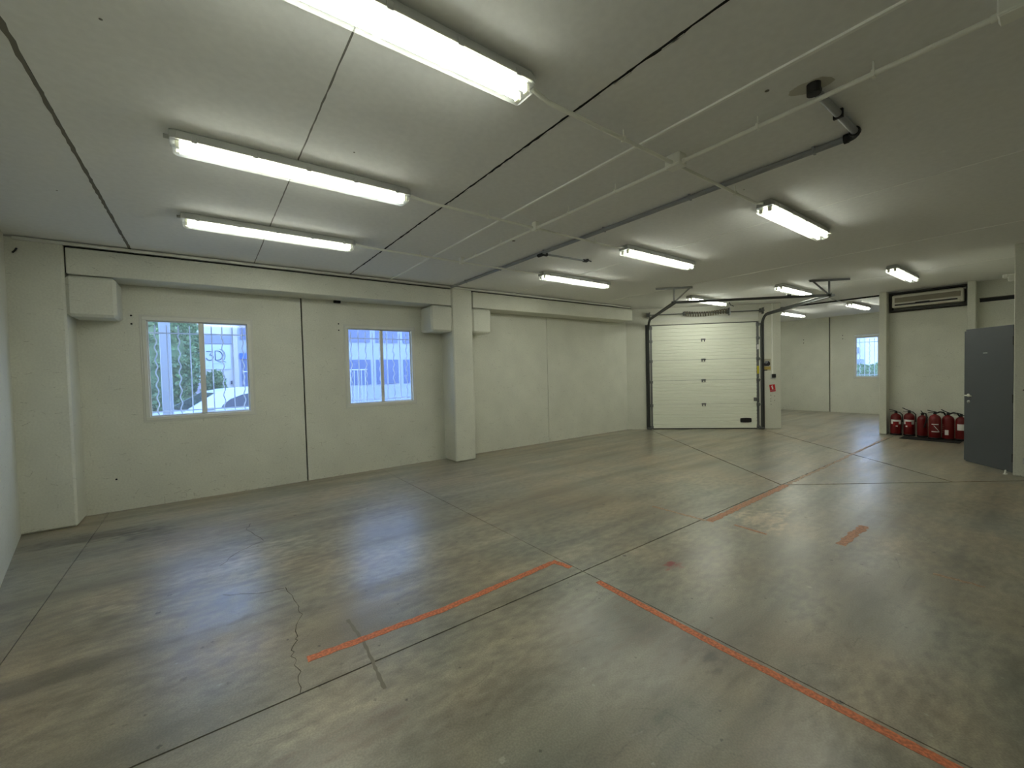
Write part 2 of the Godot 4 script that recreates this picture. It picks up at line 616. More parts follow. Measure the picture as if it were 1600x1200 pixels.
# ---------------------------------------------------------------- walls
func wall_hole(st: SurfaceTool, x0: float, x1: float, z0: float, z1: float, h: float, hx0: float, hx1: float, hy0: float, hy1: float):
	box(st, Vector3(x0, 0, z0), Vector3(hx0, h, z1))
	box(st, Vector3(hx1, 0, z0), Vector3(x1, h, z1))
	box(st, Vector3(hx0, 0, z0), Vector3(hx1, hy0, z1))
	box(st, Vector3(hx0, hy1, z0), Vector3(hx1, h, z1))

func build_walls():
	var st: SurfaceTool
	# window wall: precast panels with open black joints, pilasters, beam and corbels
	var n := thing("wall_north", "off-white concrete panel wall with pilasters, beam and windows", "wall", Vector3.ZERO, 0.0, "", "structure")
	var zo := NORTH - 0.2
	st = begin()
	wall_hole(st, -2.4, 1.221, zo, NORTH, CEIL, -0.615, 0.565, 1.095, 2.425)
	obj("wall_panel", st, M.wall, n)
	st = begin()
	wall_hole(st, 1.241, 3.66, zo, NORTH, CEIL, 1.86, 3.04, 1.095, 2.425)
	obj("wall_panel", st, M.wall, n)
	st = begin()
	box(st, Vector3(3.674, 0, zo), Vector3(6.2, CEIL, NORTH))
	obj("wall_panel", st, M.wall, n)
	st = begin()
	box(st, Vector3(6.214, 0, zo), Vector3(9.1, CEIL, NORTH))
	obj("wall_panel", st, M.wall, n)
	st = begin()
	for x in [1.231, 6.207]:
		box(st, Vector3(x - 0.02, 0, NORTH - 0.15), Vector3(x + 0.02, CEIL, NORTH - 0.06))
	obj("joint_filler", st, M.dark, n)
	# pilasters with rounded edges
	for p in [[-2.3, -1.195], [3.60, 4.02]]:
		st = begin()
		box(st, Vector3(p[0], 0, NORTH - 0.02), Vector3(p[1], CEIL, PIL), 0.02)
		obj("pilaster", st, M.wall, n)
	for p in [[-1.18, 3.585], [4.035, 8.7]]:
		st = begin()
		box(st, Vector3(p[0], 2.81, NORTH - 0.02), Vector3(p[1], 3.10, PIL), 0.008)
		obj("beam", st, M.wall, n)
		st = begin()
		box(st, Vector3(p[0] - 0.02, 2.83, NORTH - 0.02), Vector3(p[1] + 0.02, 3.12, PIL - 0.05))
		obj("joint_filler", st, M.dark, n)
	for p in [[-1.195, -0.785], [3.19, 3.60], [4.02, 4.43]]:
		st = begin()
		box(st, Vector3(p[0], 2.345, NORTH - 0.02), Vector3(p[1], 2.798, PIL + 0.003), 0.03)
		obj("corbel", st, M.wall, n)
	st = begin()
	box(st, Vector3(1.70, 2.775, NORTH - 0.01), Vector3(1.80, 2.81, NORTH + 0.05))
	obj("dark_plate", st, M.dark, n)  # small black plate under the beam
	for b in [[-0.709, 2.43], [-0.709, 2.325], [1.766, 2.445], [1.766, 2.342], [-0.92, 0.397]]:
		st = begin()
		lathe(st, [Vector2(0, 0.006), Vector2(0.011, 0.004), Vector2(0.011, -0.01)], 8, Transform3D(Basis(Vector3.RIGHT, PI / 2), Vector3(b[0], b[1], NORTH)))
		obj("bolt_hole", st, M.dark, n)

	# west wall, slightly out of square
	var w := thing("wall_west", "white wall running out of square beside the corner pilaster", "wall", Vector3(-1.62, 0, PIL), 0.0, "", "structure")
	w.rotation.y = atan(0.166)
	st = begin()
	box(st, Vector3(-0.25, 0, -0.75), Vector3(0, CEIL, 10.2), 0.0)
	obj("wall_body", st, M.wall, w)
	# south side, behind the camera
	var s := thing("wall_south", "white wall at the far side of the hall opposite the windows", "wall", Vector3.ZERO, 0.0, "", "structure")
	st = begin()
	box(st, Vector3(-1.2, 0, SOUTH), Vector3(17.1, CEIL, SOUTH + 0.2))
	obj("wall_body", st, M.wall, s)
	# chamfered corner with the garage opening
	var g := thing("wall_garage", "off-white wall across the corner around the garage door", "wall", Vector3(8.015, 0, -8.015), -PI / 4, "", "structure")
	st = begin()
	box(st, Vector3(1.25, 0, -0.2), Vector3(1.98, CEIL, 0))
	box(st, Vector3(1.98, 2.73, -0.2), Vector3(4.63, CEIL, 0))
	obj("wall_body", st, M.wall, g)
	st = begin()
	box(st, Vector3(4.63, 0, -0.2), Vector3(5.14, CEIL, 0), 0.008)
	obj("wall_post", st, M.wall, g)
	st = begin()
	box(st, Vector3(2.0, 2.805, 0.0), Vector3(4.62, 2.812, 0.012))
	box(st, Vector3(2.0, 2.84, 0.0), Vector3(4.62, 2.9, 0.006))
	obj("lintel_strip", st, M.trim, g)
	for k in 6:
		st = begin()
		var q: Array = [[4.90, 0.85], [4.99, 0.83], [4.99, 0.72], [4.90, 0.70], [4.905, 0.62], [4.90, 0.76]][k]
		lathe(st, [Vector2(0, 0.004), Vector2(0.011, 0.003), Vector2(0.011, -0.01)], 8, Transform3D(Basis(Vector3.RIGHT, PI / 2), Vector3(q[0], q[1], 0)))
		obj("screw_hole", st, M.filler, g)
	# return wall behind the post, closing the back room
	var r := thing("wall_return", "white return wall behind the post by the garage door", "wall", Vector3.ZERO, 0.0, "", "structure")
	st = begin()
	box(st, Vector3(11.55, 0, NORTH - 0.2), Vector3(11.66, CEIL, -4.52))
	obj("wall_body", st, M.wall, r)
	# back room
	var b := thing("wall_back", "off-white panel wall of the back room with a black joint and barred window", "wall", Vector3.ZERO, 0.0, "", "structure")
	st = begin()
	box(st, Vector3(BACK, 0, -7.3), Vector3(BACK + 0.2, CEIL, -4.870))
	obj("wall_panel", st, M.wall, b)
	st = begin()
	var t := Transform3D(Basis(Vector3.UP, PI / 2), Vector3.ZERO)   # local x -> -z, local z -> x
	for q in [[-4.840, -4.19, 0, CEIL], [-3.03, -2.44, 0, CEIL], [-4.19, -3.03, 0, 1.12], [-4.19, -3.03, 2.49, CEIL]]:
		box(st, Vector3(BACK, q[2], q[0]), Vector3(BACK + 0.2, q[3], q[1]))
	obj("wall_panel", st, M.wall, b)
	st = begin()
	box(st, Vector3(BACK, 0, -2.426), Vector3(BACK + 0.2, CEIL, 3.2))
	obj("wall_panel", st, M.wall, b)
	st = begin()
	for z in [-4.855, -2.433]:
		box(st, Vector3(BACK + 0.07, 0, z - 0.02), Vector3(BACK + 0.12, CEIL, z + 0.02))
	obj("joint_filler", st, M.dark, b)
	for q in [[-5.6, 2.46], [-5.6, 2.35], [-4.5, 2.52], [-4.5, 2.41]]:
		st = begin()
		lathe(st, [Vector2(0, 0.006), Vector2(0.014, 0.004), Vector2(0.014, -0.01)], 8, Transform3D(Basis(Vector3(0, 0, 1), PI / 2), Vector3(BACK, q[1], q[0])))
		obj("bolt_hole", st, M.dark, b)
	var bn := thing("wall_back_north", "white outer wall closing the back room beside the garage notch", "wall", Vector3.ZERO, 0.0, "", "structure")
	st = begin()
	box(st, Vector3(11.55, 0, NORTH - 0.2), Vector3(17.0, CEIL, NORTH))
	obj("wall_body", st, M.wall, bn)
	# east bay wall with ribs
	var e := thing("wall_east", "off-white ribbed wall behind the fire extinguishers", "wall", Vector3.ZERO, 0.0, "", "structure")
	st = begin()
	# opening for the air conditioner between the ribs
	box(st, Vector3(EAST, 0, -2.60), Vector3(12.6, CEIL, -2.475))
	box(st, Vector3(EAST, 0, -2.475), Vector3(12.6, 2.70, -1.265))
	box(st, Vector3(EAST, 3.145, -2.475), Vector3(12.6, CEIL, -1.265))
	box(st, Vector3(EAST, 0, -1.265), Vector3(12.6, CEIL, SOUTH))
	obj("wall_body", st, M.wall, e)
	for z in [[-2.60, -2.475], [-1.265, -1.15]]:
		st = begin()
		box(st, Vector3(12.17, 0, z[0]), Vector3(EAST + 0.05, CEIL, z[1]), 0.008)
		obj("rib", st, M.wall, e)
	st = begin()
	box(st, Vector3(12.55, 2.66, -2.5), Vector3(12.72, 3.155, -1.24))
	obj("recess_back", st, M.wall, e)
	# side wall with the doorway, and the wall end in front of it
	var d := thing("wall_doorway", "off-white wall corner carrying the grey door", "wall", Vector3.ZERO, 0.0, "", "structure")
	st = begin()
	box(st, Vector3(8.9, 0, -0.49), Vector3(9.03, CEIL, SOUTH), 0.006)
	obj("wall_end", st, M.wall, d)
	st = begin()
	box(st, Vector3(9.03, 2.12, -0.49), Vector3(9.93, CEIL, -0.36))
	box(st, Vector3(9.93, 0, -0.49), Vector3(12.42, CEIL, -0.36))
	obj("wall_body", st, M.wall, d)
	for q in [[1.18, -0.4], [1.05, -0.385]]:
		st = begin()
		lathe(st, [Vector2(0, 0.004), Vector2(0.012, 0.003), Vector2(0.012, -0.01)], 8, Transform3D(Basis(Vector3(0, 0, 1), PI / 2), Vector3(8.9, q[0], q[1])))
		obj("bolt_hole", st, M.filler, d)
	# strip under the ceiling along the window wall
	var tr := thing("trim_1", "white cable trunking along the top of the window wall", "trunking", Vector3.ZERO, 0.0, "", "structure")
	st = begin()
	box(st, Vector3(-1.56, 3.115, PIL), Vector3(8.6, 3.15, PIL + 0.035), 0.006)
	obj("trunking", st, M.trim, tr)
	# black seal where the hall ceiling meets the back room
	var t2 := thing("trim_2", "black joint seal framing the opening to the back room", "seal", Vector3.ZERO, 0.0, "", "structure")
	st = begin()
	box(st, Vector3(12.56, CEIL - 0.03, -5.1), Vector3(12.60, CEIL, -2.60))
	obj("top_seal", st, M.dark, t2)
	st = begin()
	box(st, Vector3(12.56, 2.74, -2.65), Vector3(12.60, CEIL - 0.03, -2.60))
	obj("side_seal", st, M.dark, t2)

# ---------------------------------------------------------------- windows
func wavy(x: float, y0: float, y1: float, z: float, ph: float) -> Array:
	var pts := []
	var n := 64
	for i in n + 1:
		var y := lerpf(y0, y1, float(i) / n)
		var amp := 0.0 if y > y1 - 0.13 else 0.011
		pts.append(Vector3(x + amp * sin((y - y0) * TAU / 0.165 + ph), y, z))
	return pts

func window_unit(num: int, label: String, at: Vector3, turn: float, grille_label: String):
	# local frame: x along the wall, z = 0 on the inner wall face, room at +z; width 1.18, height 1.33
	var o := thing("window_%d" % num, label, "window", at, turn, "", "structure")
	var st := begin()
	var W := 0.59
	var H := 1.33
	for b in [[-W, 0, W, 0.045], [-W, H - 0.045, W, H], [-W, 0.045, -W + 0.045, H - 0.045], [W - 0.045, 0.045, W, H - 0.045]]:
		box(st, Vector3(b[0], b[1], -0.06), Vector3(b[2], b[3], 0.014), 0.004)
	obj("frame", st, M.frame, o)
	st = begin()
	for b in [[-W - 0.022, -0.022, W + 0.022, 0.004], [-W - 0.022, H - 0.004, W + 0.022, H + 0.022], [-W - 0.022, 0, -W + 0.004, H], [W - 0.004, 0, W + 0.022, H]]:
		box(st, Vector3(b[0], b[1], -0.02), Vector3(b[2], b[3], 0.007), 0.002)
	obj("casing", st, M.trim, o)
	for s in [-1, 1]:
		var a := -W + 0.045 if s < 0 else 0.0
		var b := 0.03 if s < 0 else W - 0.045
		var z := -0.03 if s < 0 else -0.05
		st = begin()
		var m := 0.016
		var m2 := 0.045
		for q in [[a, 0.045, b, 0.045 + m], [a, H - 0.045 - m, b, H - 0.045], [a, 0.045, a + (m if s < 0 else m2), H - 0.045], [b - (m2 if s < 0 else m), 0.045, b, H - 0.045]]:
			box(st, Vector3(q[0], q[1], z - 0.012), Vector3(q[2], q[3], z + 0.012), 0.003)
		var sash := obj("sash", st, M.frame, o)
		st = begin()
		box(st, Vector3(a + 0.01, 0.05, z - 0.002), Vector3(b - 0.01, H - 0.05, z + 0.002))
		obj("pane", st, M.glass, sash)
	var g := thing("window_grille", grille_label, "grille", at, turn, "window bars")
	var gm: Material = M.grille
	for k in 9:
		st = begin()
		var x := -0.472 + 0.12 * k
		if k % 2 == 0:
			tube(st, wavy(x, 0.01, 1.24, -0.11, 0.6), 0.0085, 6)
			obj("wavy_bar", st, gm, g)
		else:
			tube(st, [Vector3(x, 0.01, -0.11), Vector3(x, 1.24, -0.11)], 0.0085, 6)
			obj("straight_bar", st, gm, g)
	for y in [0.10, 1.135]:
		st = begin()
		box(st, Vector3(-0.585, y - 0.008, -0.118), Vector3(0.585, y + 0.008, -0.102))
		obj("rail", st, gm, g)

func build_windows():
	M.grille = mat(rgb(222, 226, 232), 0.5)
	window_unit(1, "sliding window with white frame between corner pilaster and black wall joint", Vector3(-0.025, 1.095, NORTH), 0.0, "white wavy security bars outside the window with the car view")
	window_unit(2, "sliding window with white frame in the second wall panel", Vector3(2.45, 1.095, NORTH), 0.0, "white wavy security bars outside the second panel's window")
	window_unit(3, "sliding window in the end wall of the back room", Vector3(BACK, 1.13, -3.61), -PI / 2, "white wavy security bars outside the back room window")

# ---------------------------------------------------------------- garage door
func build_garage():
	var base := Vector3(8.015, 0, -8.015)
	var turn := -PI / 4
	var d := thing("door_1", "cream sectional garage door with ribbed panels closed across the corner", "garage door", base, turn, "", "structure")
	var x0 := 2.03
	var x1 := 4.575
	var ys := [0.02, 0.65, 1.27, 1.80, 2.315, 2.71]
	var st: SurfaceTool
	for i in 5:
		st = begin()
		# a section with shallow grooves every 9 cm
		var y0: float = ys[i] + 0.003
		var y1: float = ys[i + 1] - 0.003
		var nrib := int(round((y1 - y0) / 0.088))
		var out := PackedVector2Array([Vector2(-0.06, y0), Vector2(-0.012, y0)])
		for k in nrib:
			var a := lerpf(y0, y1, float(k) / nrib)
			var b := lerpf(y0, y1, float(k + 1) / nrib)
			out.append(Vector2(-0.010, a + 0.012))
			if k < nrib - 1:
				out.append(Vector2(-0.010, b - 0.012))
				out.append(Vector2(-0.022, b - 0.006))
				out.append(Vector2(-0.022, b + 0.006))
		out.append(Vector2(-0.010, y1 - 0.012))
		out.append(Vector2(-0.012, y1))
		out.append(Vector2(-0.06, y1))
		# outline (depth, height) pushed along local x
		prism(st, out, x0, x1, Transform3D(Basis(Vector3(0, 0, 1), Vector3(0, 1, 0), Vector3(-1, 0, 0)), Vector3(x0 + x1, 0, 0)))
		var sec := obj("section", st, M.door_panel, d)
		if i == 0:
			st = begin()
			var pad := PackedVector2Array()
			for k in 24:
				var a := TAU * k / 24.0
				pad.append(Vector2(4.31 + clampf(cos(a) * 0.16, -0.105, 0.105) + 0.028 * cos(a), 0.222 + clampf(sin(a) * 0.07, -0.035, 0.035) + 0.024 * sin(a)))
			prism(st, pad, -0.012, 0.004)
			obj("grip_recess", st, M.black, sec)
			st = begin()
			box(st, Vector3(x0, 0.0, -0.055), Vector3(x1, 0.022, -0.012))
			obj("bottom_seal", st, M.rubber, sec)
	st = begin()
	box(st, Vector3(1.98, 0.0, -0.19), Vector3(4.63, 2.73, -0.065))
	obj("added_backing", st, M.dull_steel, d)  # unseen board added behind the sections so no daylight leaks through
	# middle hinges on the section joints
	for i in range(1, 5):
		st = begin()
		var y: float = ys[i]
		box(st, Vector3(3.25, y - 0.012, -0.012), Vector3(3.35, y + 0.022, 0.004), 0.002)
		box(st, Vector3(3.255, y - 0.055, -0.012), Vector3(3.28, y - 0.012, 0.006), 0.002)
		box(st, Vector3(3.32, y - 0.055, -0.012), Vector3(3.345, y - 0.012, 0.006), 0.002)
		tube(st, [Vector3(3.24, y + 0.004, 0.008), Vector3(3.36, y + 0.004, 0.008)], 0.007, 6)
		obj("hinge", st, M.dull_steel, d)
	# end stiles, roller hinges and stickers at both sides
	for sgn in [0, 1]:
		var xs := x1 if sgn else x0
		var dir := 1.0 if sgn else -1.0
		for i in 5:
			st = begin()
			box(st, Vector3(xs - dir * 0.0, ys[i] + 0.02, -0.06), Vector3(xs + dir * 0.075, ys[i + 1] - 0.01, -0.006), 0.003)
			obj("end_stile", st, M.dull_steel, d)
		for i in 6:
			st = begin()
			var y: float = [0.06, 0.63, 1.25, 1.79, 2.31, 2.655][i]
			box(st, Vector3(xs - dir * 0.01, y - 0.045, -0.006), Vector3(xs + dir * 0.07, y + 0.03, 0.012), 0.003)
			tube(st, [Vector3(xs + dir * 0.02, y, 0.03), Vector3(xs + dir * 0.115, y, 0.03)], 0.009, 8)
			tube(st, [Vector3(xs + dir * 0.08, y, 0.03), Vector3(xs + dir * 0.108, y, 0.03)], 0.024, 12)
			obj("roller_hinge", st, M.dull_steel, d)
	st = begin()
	box(st, Vector3(4.585, 1.40, -0.008), Vector3(4.635, 1.60, -0.004))
	obj("yellow_sticker", st, mat(rgb(206, 190, 40), 0.6), d)
	st = begin()
	box(st, Vector3(4.59, 2.02, -0.008), Vector3(4.63, 2.14, -0.004))
	obj("white_sticker", st, M.white_print, d)
	# latch
	st = begin()
	box(st, Vector3(4.50, 0.71, -0.01), Vector3(4.62, 0.80, 0.014), 0.004)
	tube(st, [Vector3(4.54, 0.755, 0.0), Vector3(4.54, 0.755, 0.05)], 0.016, 10)
	tube(st, [Vector3(4.51, 0.72, 0.05), Vector3(4.57, 0.80, 0.05)], 0.009, 8)
	obj("latch", st, M.dull_steel, d)

	# tracks, crossbar and hangers
	var t := thing("door_track", "dark steel lifting tracks with rear crossbar and ceiling hangers of the garage door", "door track", base, turn)
	var far := 2.92      # how far the horizontal tracks reach into the hall
	for xs in [1.945, 4.675]:
		st = begin()
		var pts := [Vector3(xs, 0.03, 0.03), Vector3(xs, 2.50, 0.03)]
		for k in range(1, 9):
			var a := PI / 2 * k / 8.0
			pts.append(Vector3(xs, 2.50 + 0.36 * sin(a), 0.03 + 0.36 * (1 - cos(a))))
		pts.append(Vector3(xs, 2.86, far))
		# C-shaped rail: a flat web with two lips
		for off in [[0.0, 0.026, 0.004], [0.0, -0.026, 0.004]]:
			var q := []
			for i in pts.size():
				var dd: Vector3 = (pts[mini(i + 1, pts.size() - 1)] - pts[maxi(i - 1, 0)]).normalized()
				var nn := Vector3(0, -dd.z, dd.y)
				q.append(pts[i] + nn * off[1])
			tube(st, q, 0.014, 6)
		var web := []
		for i in pts.size():
			web.append(pts[i] + Vector3(0.016 if xs > 3 else -0.016, 0, 0))
		tube(st, web, 0.022, 4)
		obj("track", st, M.track, t)
		st = begin()     # angle on the wall behind the track
		var xo: float = xs + (0.03 if xs > 3 else -0.03)
		box(st, Vector3(xo, 0.02, 0.0), Vector3(xo + (0.004 if xs > 3 else -0.004), 2.74, 0.07))
		box(st, Vector3(xo, 0.02, 0.0), Vector3(xo + (0.05 if xs > 3 else -0.05), 2.74, 0.004))
		obj("wall_angle", st, M.track, t)
		st = begin()
		box(st, Vector3(xs - 0.07, 0.0, 0.0), Vector3(xs + 0.05, 0.05, 0.08), 0.008)
		obj("foot_bracket", st, M.dull_steel, t)
		# ceiling hanger
		st = begin()
		var z := far - 0.07
		var side := 0.34
		box(st, Vector3(xs - side, CEIL - 0.006, z - 0.02), Vector3(xs + side, CEIL - 0.0, z + 0.02))
		box(st, Vector3(xs - side, CEIL - 0.04, z + 0.016), Vector3(xs + side, CEIL - 0.0, z + 0.02))
		obj("ceiling_angle", st, M.steel if xs < 3 else M.track, t)
		st = begin()
		box(st, Vector3(xs - 0.018, 2.86, z - 0.003), Vector3(xs + 0.018, CEIL - 0.005, z + 0.003))
		obj("drop_strut", st, M.steel if xs < 3 else M.track, t)
		st = begin()
		var ax: float = xs + (0.30 if xs < 3 else -0.28)
		var dirv := Vector3(ax, CEIL - 0.02, z) - Vector3(xs, 2.87, z)
		var bs := Basis(dirv.normalized().cross(Vector3(0, 0, 1)).normalized(), dirv.normalized(), Vector3(0, 0, 1))
		box(st, Vector3(-0.015, 0, -0.003), Vector3(0.015, dirv.length(), 0.003), 0.0, Transform3D(bs, Vector3(xs, 2.87, z + 0.008)))
		obj("brace", st, M.steel if xs < 3 else M.track, t)
	st = begin()
	box(st, Vector3(1.90, 2.845, far - 0.09), Vector3(4.76, 2.89, far - 0.05), 0.003)
	obj("crossbar", st, M.track, t)
	st = begin()
	box(st, Vector3(3.95, 2.885, far - 0.10), Vector3(4.02, 2.915, far - 0.04), 0.004)
	obj("bumper", st, M.track, t)

	# torsion shaft with spring and drums above the door
	var s := thing("torsion_spring", "torsion spring on a shaft above the garage door", "spring", base, turn)
	st = begin()
	tube(st, [Vector3(1.9, 2.985, 0.07), Vector3(4.74, 2.985, 0.07)], 0.013, 8)
	obj("shaft", st, M.dull_steel, s)
	st = begin()
	var coil := []
	var turns := 17
	for i in turns * 10 + 1:
		var u := float(i) / (turns * 10)
		var x := lerpf(2.84, 3.86, u)
		var sag := -0.035 * sin(PI * clampf(u * 1.1, 0, 1)) + 0.02 * u
		var a := TAU * turns * u
		coil.append(Vector3(x, 2.985 + sag + 0.052 * cos(a), 0.07 + 0.052 * sin(a)))
	tube(st, coil, 0.013, 5)
	obj("coil", st, mat(rgb(128, 120, 100), 0.5, 0.3), s)
	for x in [2.83, 3.88]:
		st = begin()
		tube(st, [Vector3(x - 0.03, 2.985, 0.07), Vector3(x + 0.03, 2.985, 0.07)], 0.05, 14)
		obj("winding_cone", st, M.dull_steel, s)
	st = begin()
	box(st, Vector3(3.90, 2.90, 0.0), Vector3(3.93, 3.09, 0.12), 0.004)
	obj("bearing_plate", st, M.steel, s)
	for x in [1.93, 4.66]:
		st = begin()
		lathe(st, [Vector2(0.0, -0.03), Vector2(0.055, -0.03), Vector2(0.055, -0.018), Vector2(0.042, -0.012), Vector2(0.046, 0.02), Vector2(0.06, 0.024), Vector2(0.06, 0.034), Vector2(0, 0.034)], 16, Transform3D(Basis(Vector3(0, 0, 1), -PI / 2), Vector3(x, 2.985, 0.07)), false)
		box(st, Vector3(x + 0.04, 2.90, 0.0), Vector3(x + 0.046, 3.06, 0.12))
		obj("cable_drum", st, M.dull_steel, s)

	# small things on the post
	var post := func(called, label, category, x, y, group := "") -> Node3D:
		return thing(called, label, category, base + Basis(Vector3.UP, turn) * Vector3(x, y, 0), turn, group)
	var p: Node3D = post.call("poster", "small safety poster with a dark cap and a yellow strip", "poster", 4.803, 1.62)
	st = begin()
	box(st, Vector3(-0.10, -0.15, 0.0), Vector3(0.10, 0.15, 0.003))
	obj("sheet", st, mat(rgb(176, 172, 152), 0.6), p)
	st = begin()
	var cap := PackedVector2Array([Vector2(-0.085, 0.01), Vector2(-0.05, 0.045), Vector2(-0.03, 0.04), Vector2(0.0, 0.03), Vector2(0.03, 0.05), Vector2(0.05, 0.10), Vector2(0.085, 0.05), Vector2(0.085, 0.0), Vector2(0.05, -0.03), Vector2(-0.03, -0.03), Vector2(-0.08, -0.01)])
	prism(st, cap, 0.003, 0.0042)
	obj("dark_print", st, mat(rgb(34, 33, 42), 0.6), p)
	st = begin()
	prism(st, PackedVector2Array([Vector2(-0.04, 0.035), Vector2(0.0, 0.03), Vector2(0.035, 0.045), Vector2(0.045, 0.095), Vector2(-0.03, 0.09)]), 0.003, 0.0041)
	obj("grey_print", st, mat(rgb(120, 122, 132), 0.6), p)
	st = begin()
	box(st, Vector3(-0.06, -0.12, 0.003), Vector3(0.10, -0.045, 0.004))
	obj("yellow_print", st, mat(rgb(178, 156, 82), 0.6), p)
	st = begin()
	prism(st, PackedVector2Array([Vector2(-0.09, -0.09), Vector2(-0.07, -0.125), Vector2(0.02, -0.12), Vector2(0.02, -0.145), Vector2(-0.08, -0.145)]), 0.004, 0.0052)
	obj("dark_print", st, mat(rgb(30, 28, 28), 0.6), p)
	p = post.call("wall_switch", "black push button in a small grey box under a cable duct", "switch", 4.955, 1.325)
	st = begin()
	box(st, Vector3(-0.055, -0.065, 0.0), Vector3(0.045, 0.055, 0.03), 0.005)
	obj("back_box", st, M.grey_plastic, p)
	st = begin()
	box(st, Vector3(-0.04, -0.035, 0.028), Vector3(0.05, 0.06, 0.05), 0.006)
	obj("button", st, M.black, p)
	p = post.call("cable_duct", "thin white cable duct running down the post to the switch", "cable duct", 4.94, 1.38)
	st = begin()
	box(st, Vector3(-0.016, 0.0, 0.0), Vector3(0.016, 1.775, 0.016), 0.003)
	obj("duct", st, M.conduit, p)
	p = post.call("extinguisher_sign", "tilted red fire extinguisher sign with a white pictogram", "sign", 4.94, 1.03)
	p.rotation.z = 0.12
	st = begin()
	box(st, Vector3(-0.065, -0.09, 0.0), Vector3(0.065, 0.09, 0.003))
	obj("plate", st, M.red_sign, p)
	st = begin()
	box(st, Vector3(-0.065, -0.055, 0.003), Vector3(0.065, -0.045, 0.0036))
	obj("white_rule", st, mat(rgb(190, 150, 150), 0.6), p)
	st = begin()
	prism(st, PackedVector2Array([Vector2(-0.016, -0.03), Vector2(0.016, -0.03), Vector2(0.016, 0.03), Vector2(0.006, 0.042), Vector2(0.006, 0.055), Vector2(0.022, 0.06), Vector2(0.0, 0.068), Vector2(-0.026, 0.05), Vector2(-0.03, 0.02), Vector2(-0.024, 0.02), Vector2(-0.02, 0.045), Vector2(-0.016, 0.03)]), 0.003, 0.0042)
	obj("pictogram", st, M.white_print, p)
	st = begin()
	box(st, Vector3(-0.05, -0.078, 0.003), Vector3(0.05, -0.064, 0.0036))
	obj("caption", st, mat(rgb(120, 60, 66), 0.6), p)

# ---------------------------------------------------------------- fluorescent fixtures
var tube_meshes := []
var tube_mats := {}
func tube_material(k: float) -> Material:
	if not tube_mats.has(k):
		var m: StandardMaterial3D = M.tube.duplicate()
		m.emission_energy_multiplier = TUBE_E * k
		tube_mats[k] = m
	return tube_mats[k]

